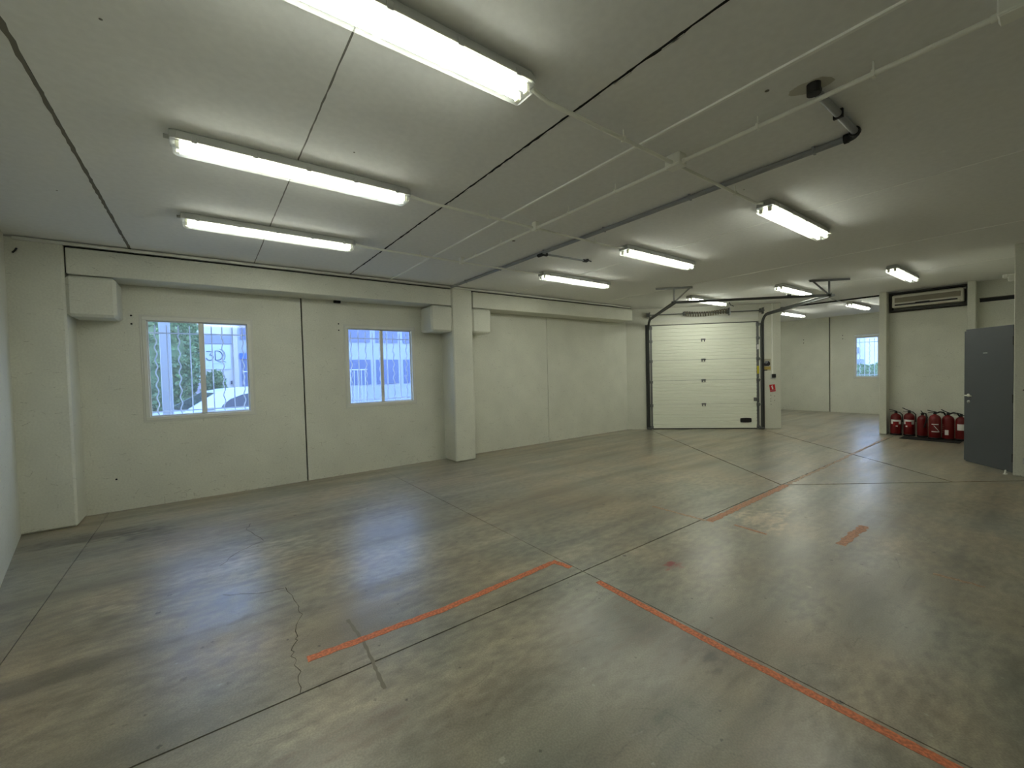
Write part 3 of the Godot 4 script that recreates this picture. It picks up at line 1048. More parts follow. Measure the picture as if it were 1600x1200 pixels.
func make_lamp() -> Node3D:
	# base on the ceiling at the origin, hanging down; long axis x, 1.57 m
	var o := Node3D.new()
	var L := 0.785
	var st := begin()
	# housing: chamfered trough upside down, profile (z, y) along x with drawn-in ends
	var prof := [Vector2(-0.062, 0.0), Vector2(-0.076, -0.012), Vector2(-0.083, -0.05), Vector2(-0.083, -0.058), Vector2(0.083, -0.058), Vector2(0.083, -0.05), Vector2(0.076, -0.012), Vector2(0.062, 0.0)]
	var section := func(x: float, k: float) -> Array:
		var r := []
		for q in prof:
			r.append(Vector3(x, q.y, q.x * k))
		return r
	st.set_smooth_group(-1)
	var rings := [section.call(-L, 0.80), section.call(-L + 0.035, 1.0), section.call(L - 0.035, 1.0), section.call(L, 0.80)]
	for i in 3:
		for k in prof.size():
			var l := (k + 1) % prof.size()
			poly(st, [rings[i][k], rings[i + 1][k], rings[i + 1][l], rings[i][l]])
	var r0: Array = rings[0].duplicate()
	poly(st, r0)
	var r3: Array = rings[3].duplicate()
	r3.reverse()
	poly(st, r3)
	obj("housing", st, M.grey_plastic, o)
	st = begin()
	box(st, Vector3(-L + 0.05, -0.063, -0.068), Vector3(L - 0.05, -0.0582, 0.068))
	obj("reflector", st, M.tray, o)
	for s in [-1, 1]:
		st = begin()
		tube(st, [Vector3(-0.735, -0.086, s * 0.038), Vector3(0.735, -0.086, s * 0.038)], 0.0125, 10)
		var tb := obj("tube", st, M.tube, o)
		tube_meshes.append(tb.mesh)
		for e in [-1, 1]:
			st = begin()
			box(st, Vector3(e * 0.735, -0.104, s * 0.038 - 0.016), Vector3(e * 0.757, -0.06, s * 0.038 + 0.016), 0.003)
			obj("socket", st, M.socket, tb)
	# clear cover
	st = begin()
	var cov := [Vector2(-0.080, -0.0585), Vector2(-0.074, -0.100), Vector2(-0.062, -0.112), Vector2(0.062, -0.112), Vector2(0.074, -0.100), Vector2(0.080, -0.0585)]
	var cs := func(x: float, k: float, up: float) -> Array:
		var r := []
		for q in cov:
			r.append(Vector3(x, -0.0585 + (q.y + 0.0585) * up, q.x * k))
		return r
	st.set_smooth_group(-1)
	rings = [cs.call(-L + 0.012, 0.86, 0.86), cs.call(-L + 0.03, 1.0, 1.0), cs.call(L - 0.03, 1.0, 1.0), cs.call(L - 0.012, 0.86, 0.86)]
	for i in 3:
		for k in cov.size() - 1:
			poly(st, [rings[i][k], rings[i + 1][k], rings[i + 1][k + 1], rings[i][k + 1]])
	r0 = rings[0].duplicate()
	poly(st, r0)
	r3 = rings[3].duplicate()
	r3.reverse()
	poly(st, r3)
	obj("cover", st, M.clear, o)
	st = begin()
	for s in [-1, 1]:
		box(st, Vector3(-L + 0.03, -0.064, s * 0.080 - 0.006), Vector3(L - 0.03, -0.056, s * 0.080 + 0.006), 0.002)
	obj("cover_rim", st, M.rim, o)
	for s in [-1, 1]:
		for x in [-0.66, -0.33, 0.0, 0.33, 0.66]:
			st = begin()
			box(st, Vector3(x - 0.014, -0.072, s * 0.084 - 0.004), Vector3(x + 0.014, -0.036, s * 0.084 + 0.006), 0.002)
			obj("clip", st, M.grey_plastic, o)
	for s in [-1, 1]:
		st = begin()
		tube(st, [Vector3(s * (L - 0.01), -0.030, 0), Vector3(s * (L + 0.03), -0.030, 0)], 0.014, 8)
		obj("cable_gland", st, M.grey_plastic, o)
	# the light it gives, just under the cover
	var l := AreaLight3D.new()
	l.name = "fixture_glow"
	l.area_size = Vector2(1.46, 0.13)
	l.light_color = LAMP_C
	l.light_energy = LAMP_E
	l.area_range = 40.0
	l.shadow_enabled = true
	l.position = Vector3(0, -0.116, 0)
	l.rotation.x = -PI / 2
	o.add_child(l, true)
	return o

func build_lamps():
	M.rim = mat(rgb(206, 206, 190), 0.4)
	var proto := make_lamp()
	var rows := [-1.755, -3.39, -4.985, -0.12]
	# x, row, label, output of its tubes (set per fixture to brighten or dim its area)
	var where := [
		[0.665, 0, "twin-tube fluorescent fixture crossing the ceiling joint, third out from the window wall", 0.95],
		[0.665, 1, "twin-tube fluorescent fixture crossing the ceiling joint, second out from the window wall", 0.95],
		[0.665, 2, "twin-tube fluorescent fixture crossing the ceiling joint, next to the window wall", 0.95],
		[5.09, 0, "twin-tube fluorescent fixture in mid hall, third out from the window wall", 1.00],
		[5.09, 1, "twin-tube fluorescent fixture in mid hall, second out from the window wall", 1.10],
		[5.09, 2, "twin-tube fluorescent fixture in mid hall, next to the window wall", 1.15],
		[9.70, 0, "twin-tube fluorescent fixture in front of the air conditioner", 0.65],
		[9.70, 1, "twin-tube fluorescent fixture above the crossbar of the garage door tracks", 1.45],
		[9.30, 2, "twin-tube fluorescent fixture right above the garage door spring", 1.55],
		[13.95, 1, "twin-tube fluorescent fixture in the back room, nearer the ribbed pillar", 2.30],
		[14.15, 2, "twin-tube fluorescent fixture in the back room, behind the garage post", 2.30],
		[0.665, 3, "twin-tube fluorescent fixture crossing the ceiling joint, fourth out from the window wall", 0.38],
	]
	for i in where.size():
		var o: Node3D = proto if i == 0 else proto.duplicate()
		o.name = numbered("fluorescent_fixture")
		add_child(o)
		o.position = Vector3(where[i][0], CEIL, rows[where[i][1]])
		var k: float = where[i][3]
		for c in o.get_children():
			if c is AreaLight3D:
				c.light_energy = LAMP_E * k
			elif c is MeshInstance3D and c.mesh == tube_meshes[0] or c is MeshInstance3D and c.mesh == tube_meshes[1]:
				c.material_override = tube_material(k)
		tag(o, where[i][2], "ceiling light", "fluorescent ceiling fixtures")


# ---------------------------------------------------------------- conduits, boxes, pipes
func conduit(called: String, label: String, pts: Array, r: float, clips: Array, group := "ceiling conduits") -> Node3D:
	var o := thing(called, label, "conduit", pts[0], 0.0, group)
	var st := begin()
	var loc := []
	for p in pts:
		loc.append(p - pts[0])
	tube(st, loc, r, 8)
	obj("pipe", st, M.conduit, o)
	for c in clips:
		st = begin()
		var q: Vector3 = c - pts[0]
		var along_x: bool = absf(pts[1].x - pts[0].x) > absf(pts[1].z - pts[0].z)
		var e := Vector3(0.008, r + 0.003, r + 0.003) if along_x else Vector3(r + 0.003, r + 0.003, 0.008)
		box(st, q - e, q + e, 0.001)
		tube(st, [q + Vector3(0, r, 0), q + Vector3(0, CEIL - c.y, 0)], 0.005, 6)
		obj("clip", st, M.conduit, o)
	return o

func build_services():
	var y := CEIL - 0.064
	var st: SurfaceTool
	var rows := [-1.755, -3.36, -4.92]
	var rows_l := [-1.755, -3.39, -4.985]
	var names := ["third row", "second row", "row beside the window wall"]
	# main run across the hall
	var clips := []
	for i in 12:
		clips.append(Vector3(2.843, y, -4.55 + 0.56 * i))
	conduit("electrical_conduit", "white conduit crossing the hall through all the junction boxes", [Vector3(2.843, y, 2.8), Vector3(2.843, y, -4.92)], 0.014, clips)
	# branches to the fixtures
	for i in 3:
		var z: float = rows[i]
		var a := []
		for x in [1.75, 2.25, 2.75]:
			a.append(Vector3(x, y, z))
		conduit("electrical_conduit", "white conduit from junction box to joint-side fixture, %s" % names[i], [Vector3(2.80, y, z), Vector3(1.60, y, z), Vector3(1.47, CEIL - 0.03, rows_l[i])], 0.013, [Vector3(2.25, y, z)])
		conduit("electrical_conduit", "white conduit from junction box to mid-hall fixture, %s" % names[i], [Vector3(2.89, y, z), Vector3(4.15, y, z), Vector3(4.28, CEIL - 0.03, rows_l[i])], 0.012, [Vector3(3.75, y, z)])
	for i in 4:
		var z: float = [-0.15, -1.755, -3.36, -4.92][i]
		var big := 1.0 if i < 2 else 0.55
		var label: String = ["white junction box where the conduit leaves over the hall", "white junction box at the crossing of conduits, third row", "small white tee box on the conduit, second row", "small white tee box ending the conduit near the window wall"][i]
		var o := thing("junction_box", label, "junction box", Vector3(2.843, CEIL, z), 0.0, "ceiling junction boxes")
		st = begin()
		box(st, Vector3(-0.05 * big, -0.082, -0.06 * big), Vector3(0.05 * big, 0, 0.06 * big), 0.006)
		obj("box", st, M.conduit, o)
		st = begin()
		box(st, Vector3(-0.046 * big, -0.09, -0.056 * big), Vector3(0.046 * big, -0.082, 0.056 * big), 0.003)
		obj("lid", st, M.conduit, o)
		for e in [-1, 1]:
			st = begin()
			tube(st, [Vector3(0, -0.064, e * 0.06 * big), Vector3(0, -0.064, e * (0.06 * big + 0.02))], 0.018, 8)
			obj("gland", st, M.conduit, o)
	# thin cables towards the far fixtures
	var cable := func(label, pts, r, m):
		var o := thing("ceiling_cable", label, "cable", pts[0], 0.0, "loose ceiling cables")
		var s := begin()
		var loc := []
		for p in pts:
			loc.append(p - pts[0])
		tube(s, loc, r, 6)
		obj("cable", s, m, o)
	cable.call("thin cable from the crossbar fixture to the nearer back room fixture", [Vector3(10.5, 3.13, -3.39), Vector3(11.1, 3.11, -3.37), Vector3(11.8, 3.14, -3.42), Vector3(12.4, 3.12, -3.4), Vector3(13.15, 3.13, -3.39)], 0.008, M.grey_plastic)
	cable.call("dark cable from the fixture above the spring to the chamfered wall", [Vector3(10.16, 3.13, -4.92), Vector3(10.3, 3.08, -4.95), Vector3(10.45, 3.1, -5.0), Vector3(10.75, 3.11, -5.1)], 0.009, M.dark)
	# drain pipe with black elbows
	var o := thing("drain_pipe", "grey plastic drain pipe under the ceiling with black elbows", "pipe", Vector3(3.58, CEIL - 0.028, -0.874))
	st = begin()
	tube(st, [Vector3(0, 0, -0.05), Vector3(0, 0, -5.72)], 0.021, 12)
	obj("long_pipe", st, M.pipe, o)
	st = begin()
	tube(st, [Vector3(-0.05, 0, 0), Vector3(-0.76, 0, 0)], 0.021, 12)
	obj("short_pipe", st, M.pipe, o)
	st = begin()
	var el := []
	for k in 7:
		var a := PI / 2 * k / 6.0
		el.append(Vector3(-0.06 + 0.06 * sin(a), 0, -0.06 + 0.06 * cos(a)))
	tube(st, el, 0.027, 12)
	tube(st, [Vector3(-0.075, 0, 0), Vector3(-0.05, 0, 0)], 0.031, 12)
	tube(st, [Vector3(0, 0, -0.05), Vector3(0, 0, -0.075)], 0.031, 12)
	obj("elbow", st, M.black, o)
	st = begin()
	el = []
	for k in 7:
		var a := PI / 2 * k / 6.0
		el.append(Vector3(-0.755 - 0.04 * sin(a), 0.026 - 0.026 * cos(a), 0))
	tube(st, el, 0.028, 12)
	tube(st, [Vector3(-0.795, -0.03, 0), Vector3(-0.795, 0.027, 0)], 0.034, 12)
	obj("elbow", st, M.black, o)
	st = begin()
	box(st, Vector3(-0.40, -0.026, -0.026), Vector3(-0.38, 0.027, 0.026), 0.002)
	obj("pipe_clamp", st, M.black, o)
	for z in [-0.25, -1.2, -2.2, -3.2, -4.2, -5.2]:
		st = begin()
		box(st, Vector3(-0.023, -0.023, z - 0.008), Vector3(0.023, 0.027, z + 0.008), 0.002)
		obj("pipe_clamp", st, M.pipe, o)
	# branch with black fittings
	o = thing("pipe_branch", "short thin branch pipe with black fittings off the drain pipe", "pipe", Vector3(3.63, CEIL - 0.03, -4.135))
	st = begin()
	tube(st, [Vector3(0, 0, 0), Vector3(0.72, 0, 0.05)], 0.013, 10)
	obj("pipe", st, M.pipe, o)
	st = begin()
	tube(st, [Vector3(-0.045, -0.01, -0.06), Vector3(-0.045, -0.01, 0.06)], 0.028, 10)
	tube(st, [Vector3(-0.045, -0.005, 0), Vector3(0.05, 0, 0.003)], 0.024, 10)
	obj("tee", st, M.black, o)
	st = begin()
	tube(st, [Vector3(0.68, 0, 0.047), Vector3(0.74, 0, 0.051), Vector3(0.76, 0.008, 0.053), Vector3(0.765, 0.028, 0.054)], 0.02, 10)
	tube(st, [Vector3(0.775, 0.015, 0.054), Vector3(0.86, 0.015, 0.03)], 0.009, 6)
	obj("end_elbow", st, M.black, o)
	# white conduit across the beam end in the corner
	o = thing("cable_stub", "short black cable end in the ceiling corner above the pilaster", "cable", Vector3(-1.56, 2.98, PIL + 0.01))
	st = begin()
	tube(st, [Vector3(0, 0, 0), Vector3(0.02, 0.02, 0.01), Vector3(0.03, 0.05, 0.0)], 0.008, 6)
	obj("cable", st, M.black, o)

# ---------------------------------------------------------------- east bay: air conditioner, extinguishers, mat
func build_east_bay():
	var st: SurfaceTool
	var o := thing("air_conditioner", "beige air conditioner set in a dark-bordered recess high on the wall", "air conditioner", Vector3(12.5, 2.72, -1.865))
	# local: front towards -x
	st = begin()
	for b in [[-0.60, 0.0, 0.60, 0.035], [-0.60, 0.385, 0.60, 0.42], [-0.60, 0.035, -0.555, 0.385], [0.565, 0.035, 0.60, 0.385]]:
		box(st, Vector3(-0.15, b[1], b[0]), Vector3(0.0, b[3], b[2]), 0.003)
	obj("dark_border", st, mat(rgb(58, 56, 50), 0.7), o)  # dark strips around the edge of the opening
	st = begin()
	box(st, Vector3(-0.26, 0.075, -0.535), Vector3(0.02, 0.345, 0.545), 0.018)
	obj("body", st, M.ac, o)
	st = begin()
	box(st, Vector3(-0.268, 0.18, -0.49), Vector3(-0.25, 0.285, 0.50), 0.004)
	var gr := obj("intake_grille", st, M.ac_grille, o)
	for k in 6:
		st = begin()
		box(st, Vector3(-0.272, 0.188 + k * 0.016, -0.485), Vector3(-0.264, 0.196 + k * 0.016, 0.495), 0.0015)
		obj("slat", st, M.ac_grille, gr)
	st = begin()
	box(st, Vector3(-0.264, 0.118, -0.49), Vector3(-0.25, 0.146, 0.46), 0.003)
	obj("outlet_slot", st, M.black, o)
	st = begin()
	box(st, Vector3(-0.275, 0.085, -0.50), Vector3(-0.245, 0.112, 0.50), 0.006)
	obj("louvre", st, M.ac, o)
	st = begin()
	box(st, Vector3(-0.266, 0.143, -0.16), Vector3(-0.25, 0.158, 0.06), 0.002)
	obj("display", st, M.black, o)

	o = thing("vent_slot", "long dark slot vent in the wall bay above the grey door", "vent", Vector3(EAST, 2.78, -0.84))
	st = begin()
	box(st, Vector3(-0.02, -0.035, -0.28), Vector3(0.0, 0.035, 0.32), 0.003)
	obj("slot", st, M.black, o)
	st = begin()
	box(st, Vector3(-0.03, 0.03, -0.285), Vector3(0.0, 0.045, 0.325), 0.003)
	obj("hood", st, mat(rgb(96, 92, 80), 0.6), o)
	o = thing("motion_sensor", "small white motion sensor beside the wall corner above the door", "sensor", Vector3(9.25, 2.76, -0.52))
	st = begin()
	box(st, Vector3(-0.03, -0.05, -0.05), Vector3(0.03, 0.05, 0.03), 0.01)
	obj("base", st, M.frame, o)
	st = begin()
	box(st, Vector3(-0.06, 0.0, -0.10), Vector3(0.02, 0.05, -0.04), 0.012)
	obj("head", st, M.frame, o)
	o = thing("wall_socket", "grey power socket low on the wall corner", "socket", Vector3(8.9, 0.22, -0.37))
	st = begin()
	box(st, Vector3(-0.03, -0.04, -0.035), Vector3(0.0, 0.04, 0.045), 0.005)
	obj("plate", st, M.grey_plastic, o)
	st = begin()
	box(st, Vector3(-0.036, -0.025, -0.02), Vector3(-0.028, 0.025, 0.03), 0.005)
	obj("insert", st, M.black, o)

	o = thing("floor_mat", "flat black rubber mat under the extinguishers", "mat", Vector3(11.93, 0, -1.75))
	st = begin()
	box(st, Vector3(-0.27, 0.0, -0.42), Vector3(0.13, 0.012, 0.45), 0.004)
	obj("mat", st, M.rubber, o)

	# x, z, height of body, radius, turn, label kind, hose, lean
	var fe := [
		[12.26, -2.335, 0.47, 0.092, 0.25, 0, false, "red extinguisher with a white panel next to the ribbed pillar"],
		[12.27, -2.12, 0.49, 0.092, 0.1, 1, false, "red extinguisher with a white panel and raised carry lever"],
		[12.22, -1.905, 0.46, 0.082, -1.2, 2, true, "dark red extinguisher turned aside, looped black hose to its neighbour"],
		[11.98, -1.685, 0.50, 0.092, 0.35, 3, true, "bright red extinguisher with a white triangle print on the mat"],
		[12.07, -1.508, 0.50, 0.092, -0.3, 4, true, "bright red extinguisher with pale text and a small white label"],
		[12.06, -1.328, 0.47, 0.08, 0.3, 5, false, "red extinguisher with a white panel half behind the grey door"],
	]
	for f in fe:
		extinguisher(f)

func extinguisher(f: Array):
	var on_mat: bool = f[0] < 12.07
	var o := thing("fire_extinguisher", f[7], "fire extinguisher", Vector3(f[0], 0.012 if on_mat else 0.0, f[1]), f[4], "fire extinguishers by the ribbed wall")
	var h: float = f[2]
	var r: float = f[3]
	var st := begin()
	lathe(st, [Vector2(0, 0.008), Vector2(r * 0.9, 0.008), Vector2(r, 0.03), Vector2(r, h - 0.10), Vector2(r * 0.96, h - 0.07), Vector2(r * 0.82, h - 0.035), Vector2(r * 0.55, h - 0.012), Vector2(r * 0.28, h), Vector2(0.024, h + 0.012), Vector2(0, h + 0.012)], 28)
	var body := obj("cylinder", st, M.red, o)
	st = begin()
	lathe(st, [Vector2(r * 0.92, 0.0), Vector2(r + 0.003, 0.0), Vector2(r + 0.003, 0.035), Vector2(r, 0.037)], 28)
	obj("base_ring", st, M.black, o)
	st = begin()
	lathe(st, [Vector2(0, h + 0.01), Vector2(0.026, h + 0.01), Vector2(0.026, h + 0.03), Vector2(0.018, h + 0.034), Vector2(0.018, h + 0.055), Vector2(0, h + 0.055)], 14)
	obj("valve", st, M.black, o)
	# handle and lever, pointing towards -x or turned with the bottle
	st = begin()
	box(st, Vector3(-0.02, h + 0.035, -0.10), Vector3(0.02, h + 0.043, 0.02), 0.002)
	obj("carry_handle", st, M.black, o)
	st = begin()
	var rise := 0.05 if f[5] == 1 or f[5] == 4 else 0.025
	tube(st, [Vector3(0, h + 0.05, 0.025), Vector3(0, h + 0.062, -0.02), Vector3(0, h + 0.062 + rise, -0.11)], 0.009, 6)
	obj("lever", st, M.black, o)
	st = begin()
	if f[6]:
		tube(st, [Vector3(0, h + 0.03, 0.02), Vector3(0.0, h + 0.055, 0.07), Vector3(0.02, h + 0.05, 0.13), Vector3(0.03, h - 0.02, 0.165), Vector3(0.02, h - 0.12, 0.15), Vector3(0, h - 0.24, 0.125)], 0.015, 8)
	else:
		tube(st, [Vector3(0, h + 0.03, 0.02), Vector3(-0.01, h + 0.03, 0.06), Vector3(-0.02, h - 0.02, r + 0.01), Vector3(-0.02, h - 0.18, r + 0.012)], 0.009, 8)
	obj("hose", st, M.black, o)
	# printed panels wrapped round the cylinder on the side facing the hall (-x)
	var band := func(called, m, y0, y1, a0, a1, rr):
		var s := begin()
		s.set_smooth_group(1)
		var n := 10
		for k in n:
			var a := lerpf(a0, a1, float(k) / n)
			var b := lerpf(a0, a1, float(k + 1) / n)
			poly(s, [Vector3(rr * cos(a), y0, -rr * sin(a)), Vector3(rr * cos(b), y0, -rr * sin(b)), Vector3(rr * cos(b), y1, -rr * sin(b)), Vector3(rr * cos(a), y1, -rr * sin(a))])
		obj(called, s, m, body)
	var r1 := r + 0.0008
	var r2 := r + 0.0014
	var panel: Material = M.white_print
	match int(f[5]):
		0, 1:
			band.call("label_panel", panel, h * 0.52, h * 0.72, PI - 1.0 - f[4] * 0.3, PI + 1.0, r1)
			band.call("label_print", M.red_print, h * 0.42, h * 0.64, PI - 0.6, PI + 0.45, r2)
			band.call("label_mark", panel, h * 0.40, h * 0.46, PI - 0.1 - 0.5 * f[5], PI + 0.25 - 0.5 * f[5], r2 + 0.0006)
		2:
			band.call("label_panel", panel, h * 0.24, h * 0.44, PI - 1.75, PI - 1.15, r1)
		3:
			band.call("label_rule", panel, h * 0.60, h * 0.63, PI - 0.75, PI + 0.4, r1)
			band.call("label_rule", panel, h * 0.30, h * 0.335, PI - 0.75, PI + 0.55, r1)
			var s := begin()
			var n := 8
			for k in n:
				var a := lerpf(PI - 0.4, PI + 0.55, float(k) / n)
				var b := lerpf(PI - 0.4, PI + 0.55, float(k + 1) / n)
				var ya := lerpf(h * 0.58, h * 0.33, float(k) / n)
				var yb := lerpf(h * 0.58, h * 0.33, float(k + 1) / n)
				poly(s, [Vector3(r1 * cos(a), ya - 0.014, -r1 * sin(a)), Vector3(r1 * cos(b), yb - 0.014, -r1 * sin(b)), Vector3(r1 * cos(b), yb, -r1 * sin(b)), Vector3(r1 * cos(a), ya, -r1 * sin(a))])
			obj("label_triangle", s, panel, body)
		4:
			band.call("label_panel", panel, h * 0.22, h * 0.42, PI - 0.1, PI + 0.5, r1)
			for k in 5:
				band.call("label_text", mat(rgb(196, 120, 112), 0.6), h * (0.30 + 0.075 * k), h * (0.33 + 0.075 * k), PI - 0.75, PI - 0.35 + 0.1 * (k % 2), r1)
		5:
			band.call("label_panel", panel, h * 0.44, h * 0.70, PI - 0.9, PI + 0.6, r1)

# ---------------------------------------------------------------- grey door
func build_door():
	var st: SurfaceTool
	var hinge := Vector3(9.06, 0, -0.505)
	var free := Vector3(9.63, 0, -1.0)
	var dir := (free - hinge).normalized()
	var o := thing("door_2", "dark grey metal door standing half open at the wall corner", "door", hinge, atan2(-dir.z, dir.x), "", "structure")
	# local: x along the leaf, hall face towards -z... the leaf spans z -0.045..0
	var w := 0.775
	st = begin()
	box(st, Vector3(0.0, 0.012, 0.0), Vector3(w, 2.085, 0.025), 0.002)
	obj("leaf", st, M.grey_paint, o)
	st = begin()
	box(st, Vector3(0.025, 0.02, 0.025), Vector3(w + 0.065, 2.06, 0.05), 0.002)
	obj("rebate", st, M.grey_paint, o)
	for y in [0.22, 1.05, 1.86]:
		st = begin()
		tube(st, [Vector3(-0.012, y - 0.06, -0.004), Vector3(-0.012, y + 0.06, -0.004)], 0.012, 8)
		obj("hinge", st, M.black, o)
	st = begin()
	lathe(st, [Vector2(0, 0.0), Vector2(0.027, 0.0), Vector2(0.025, 0.01), Vector2(0, 0.012)], 16, Transform3D(Basis(Vector3.RIGHT, -PI / 2), Vector3(w - 0.055, 1.055, 0.0)))
	tube(st, [Vector3(w - 0.055, 1.055, 0.0), Vector3(w - 0.055, 1.055, -0.05), Vector3(w - 0.075, 1.055, -0.058), Vector3(w - 0.175, 1.052, -0.055)], 0.010, 8)
	tube(st, [Vector3(w - 0.055, 1.055, 0.05), Vector3(w - 0.055, 1.055, 0.10), Vector3(w - 0.03, 1.055, 0.108), Vector3(w - 0.16, 1.052, 0.105)], 0.010, 8)
	obj("lever_handle", st, M.lever, o)
	st = begin()
	lathe(st, [Vector2(0, 0.0), Vector2(0.026, 0.0), Vector2(0.024, 0.008), Vector2(0.01, 0.009), Vector2(0.01, 0.016), Vector2(0, 0.016)], 16, Transform3D(Basis(Vector3.RIGHT, -PI / 2), Vector3(w - 0.055, 0.955, 0.0)))
	obj("lock_rose", st, M.steel, o)
	st = begin()
	box(st, Vector3(0.40, 1.70, -0.002), Vector3(0.47, 1.712, 0.0))
	obj("door_tag", st, M.grey_plastic, o)
	# door frame in the doorway
	var fr := thing("trim_3", "grey metal frame of the doorway behind the open door", "door frame", Vector3.ZERO, 0.0, "", "structure")
	st = begin()
	box(st, Vector3(9.03, 0, -0.495), Vector3(9.07, 2.12, -0.355), 0.003)
	obj("jamb", st, M.grey_paint, fr)
	st = begin()
	box(st, Vector3(9.89, 0, -0.495), Vector3(9.93, 2.12, -0.355), 0.003)
	obj("jamb", st, M.grey_paint, fr)
	st = begin()
	box(st, Vector3(9.07, 2.08, -0.495), Vector3(9.89, 2.12, -0.355), 0.003)
	obj("head", st, M.grey_paint, fr)
	var sp := thing("door_stop", "small white door stop on the floor by the grey door's hinge side", "door stop", Vector3(8.93, 0, -0.56))
	st = begin()
	box(st, Vector3(-0.04, 0.0, -0.02), Vector3(0.05, 0.012, 0.02), 0.003)
	obj("foot", st, M.frame, sp)
	st = begin()
	tube(st, [Vector3(-0.03, 0.008, 0), Vector3(0.02, 0.03, 0), Vector3(0.05, 0.05, 0)], 0.009, 6)
	obj("arm", st, M.frame, sp)

# ---------------------------------------------------------------- floor paint and cracks
func marking(label: String, pts: Array, w: float, jag: float, m: Material):
	var o := thing("floor_marking", label, "floor marking", Vector3.ZERO, 0.0, "orange floor markings")
	var st := begin()
	ribbon(st, pts, w, jag, -0.0005, 0.0012, 0.03)
	obj("paint", st, m, o)

func build_markings():
	marking("bright orange tape strip beside the saw-cut joint, ending in a short corner", [Vector2(0.41, -2.575), Vector2(1.25, -2.535), Vector2(2.28, -2.58)], 0.055, 0.004, M.tape)
	marking("short orange tape stub closing the corner of the strip", [Vector2(2.30, -2.60), Vector2(2.335, -2.42)], 0.05, 0.005, M.tape)
	marking("long bright orange tape line running along the cross joint", [Vector2(2.335, -2.13), Vector2(2.31, -1.2), Vector2(2.32, 0.6)], 0.052, 0.003, M.tape)
	marking("worn orange line along the saw-cut joint towards the garage", [Vector2(4.15, -2.24), Vector2(5.2, -2.26), Vector2(6.2, -2.27)], 0.075, 0.012, M.worn_tape)
	marking("faded reddish line beyond the joint crossing towards the pillar", [Vector2(6.25, -2.28), Vector2(8.0, -2.30), Vector2(11.6, -2.36)], 0.04, 0.018, M.faint_tape)
	marking("faded orange line square to the saw-cut joint", [Vector2(4.13, -2.9), Vector2(4.15, -2.28)], 0.04, 0.01, M.faint_tape)
	marking("thin orange dash on the pale floor patch", [Vector2(4.25, -2.03), Vector2(4.23, -1.72)], 0.03, 0.004, M.worn_tape)
	marking("short worn orange dash lying apart in the open floor", [Vector2(4.46, -1.22), Vector2(5.16, -1.21)], 0.075, 0.012, M.worn_tape)
	marking("faint rubbed orange dash near the grey door's side of the hall", [Vector2(4.36, -0.62), Vector2(4.37, -0.36)], 0.03, 0.012, M.faint_tape)
	var f := get_node("floor")
	for c in [
		[[Vector2(0.43, -3.57), Vector2(0.47, -3.25), Vector2(0.46, -3.09), Vector2(0.40, -2.85), Vector2(0.37, -2.75), Vector2(0.345, -2.63), Vector2(0.36, -2.5), Vector2(0.33, -2.32)], 0.004],
		[[Vector2(0.05, -4.35), Vector2(0.2, -4.6), Vector2(0.42, -4.75), Vector2(0.3, -5.2), Vector2(0.35, -5.4)], 0.004],
		[[Vector2(0.43, -3.57), Vector2(0.25, -3.6), Vector2(0.05, -3.75)], 0.004],
	]:
		var pts := []
		for i in c[0].size() - 1:
			for k in 4:
				pts.append(c[0][i].lerp(c[0][i + 1], k / 4.0) + Vector2(rng.randf_range(-0.014, 0.014), rng.randf_range(-0.008, 0.008)))
		pts.append(c[0][-1])
		var st := begin()
		ribbon(st, pts, c[1], 0.0015, -0.0005, 0.0006, 0.03)
		obj("crack", st, M.crack, f)
	var st := begin()
	ribbon(st, [Vector2(0.70, -2.83), Vector2(0.71, -2.5), Vector2(0.68, -2.08)], 0.018, 0.004, -0.0005, 0.0005, 0.03)
	obj("rubber_mark", st, mat(rgb(126, 120, 104), 0.7), f)

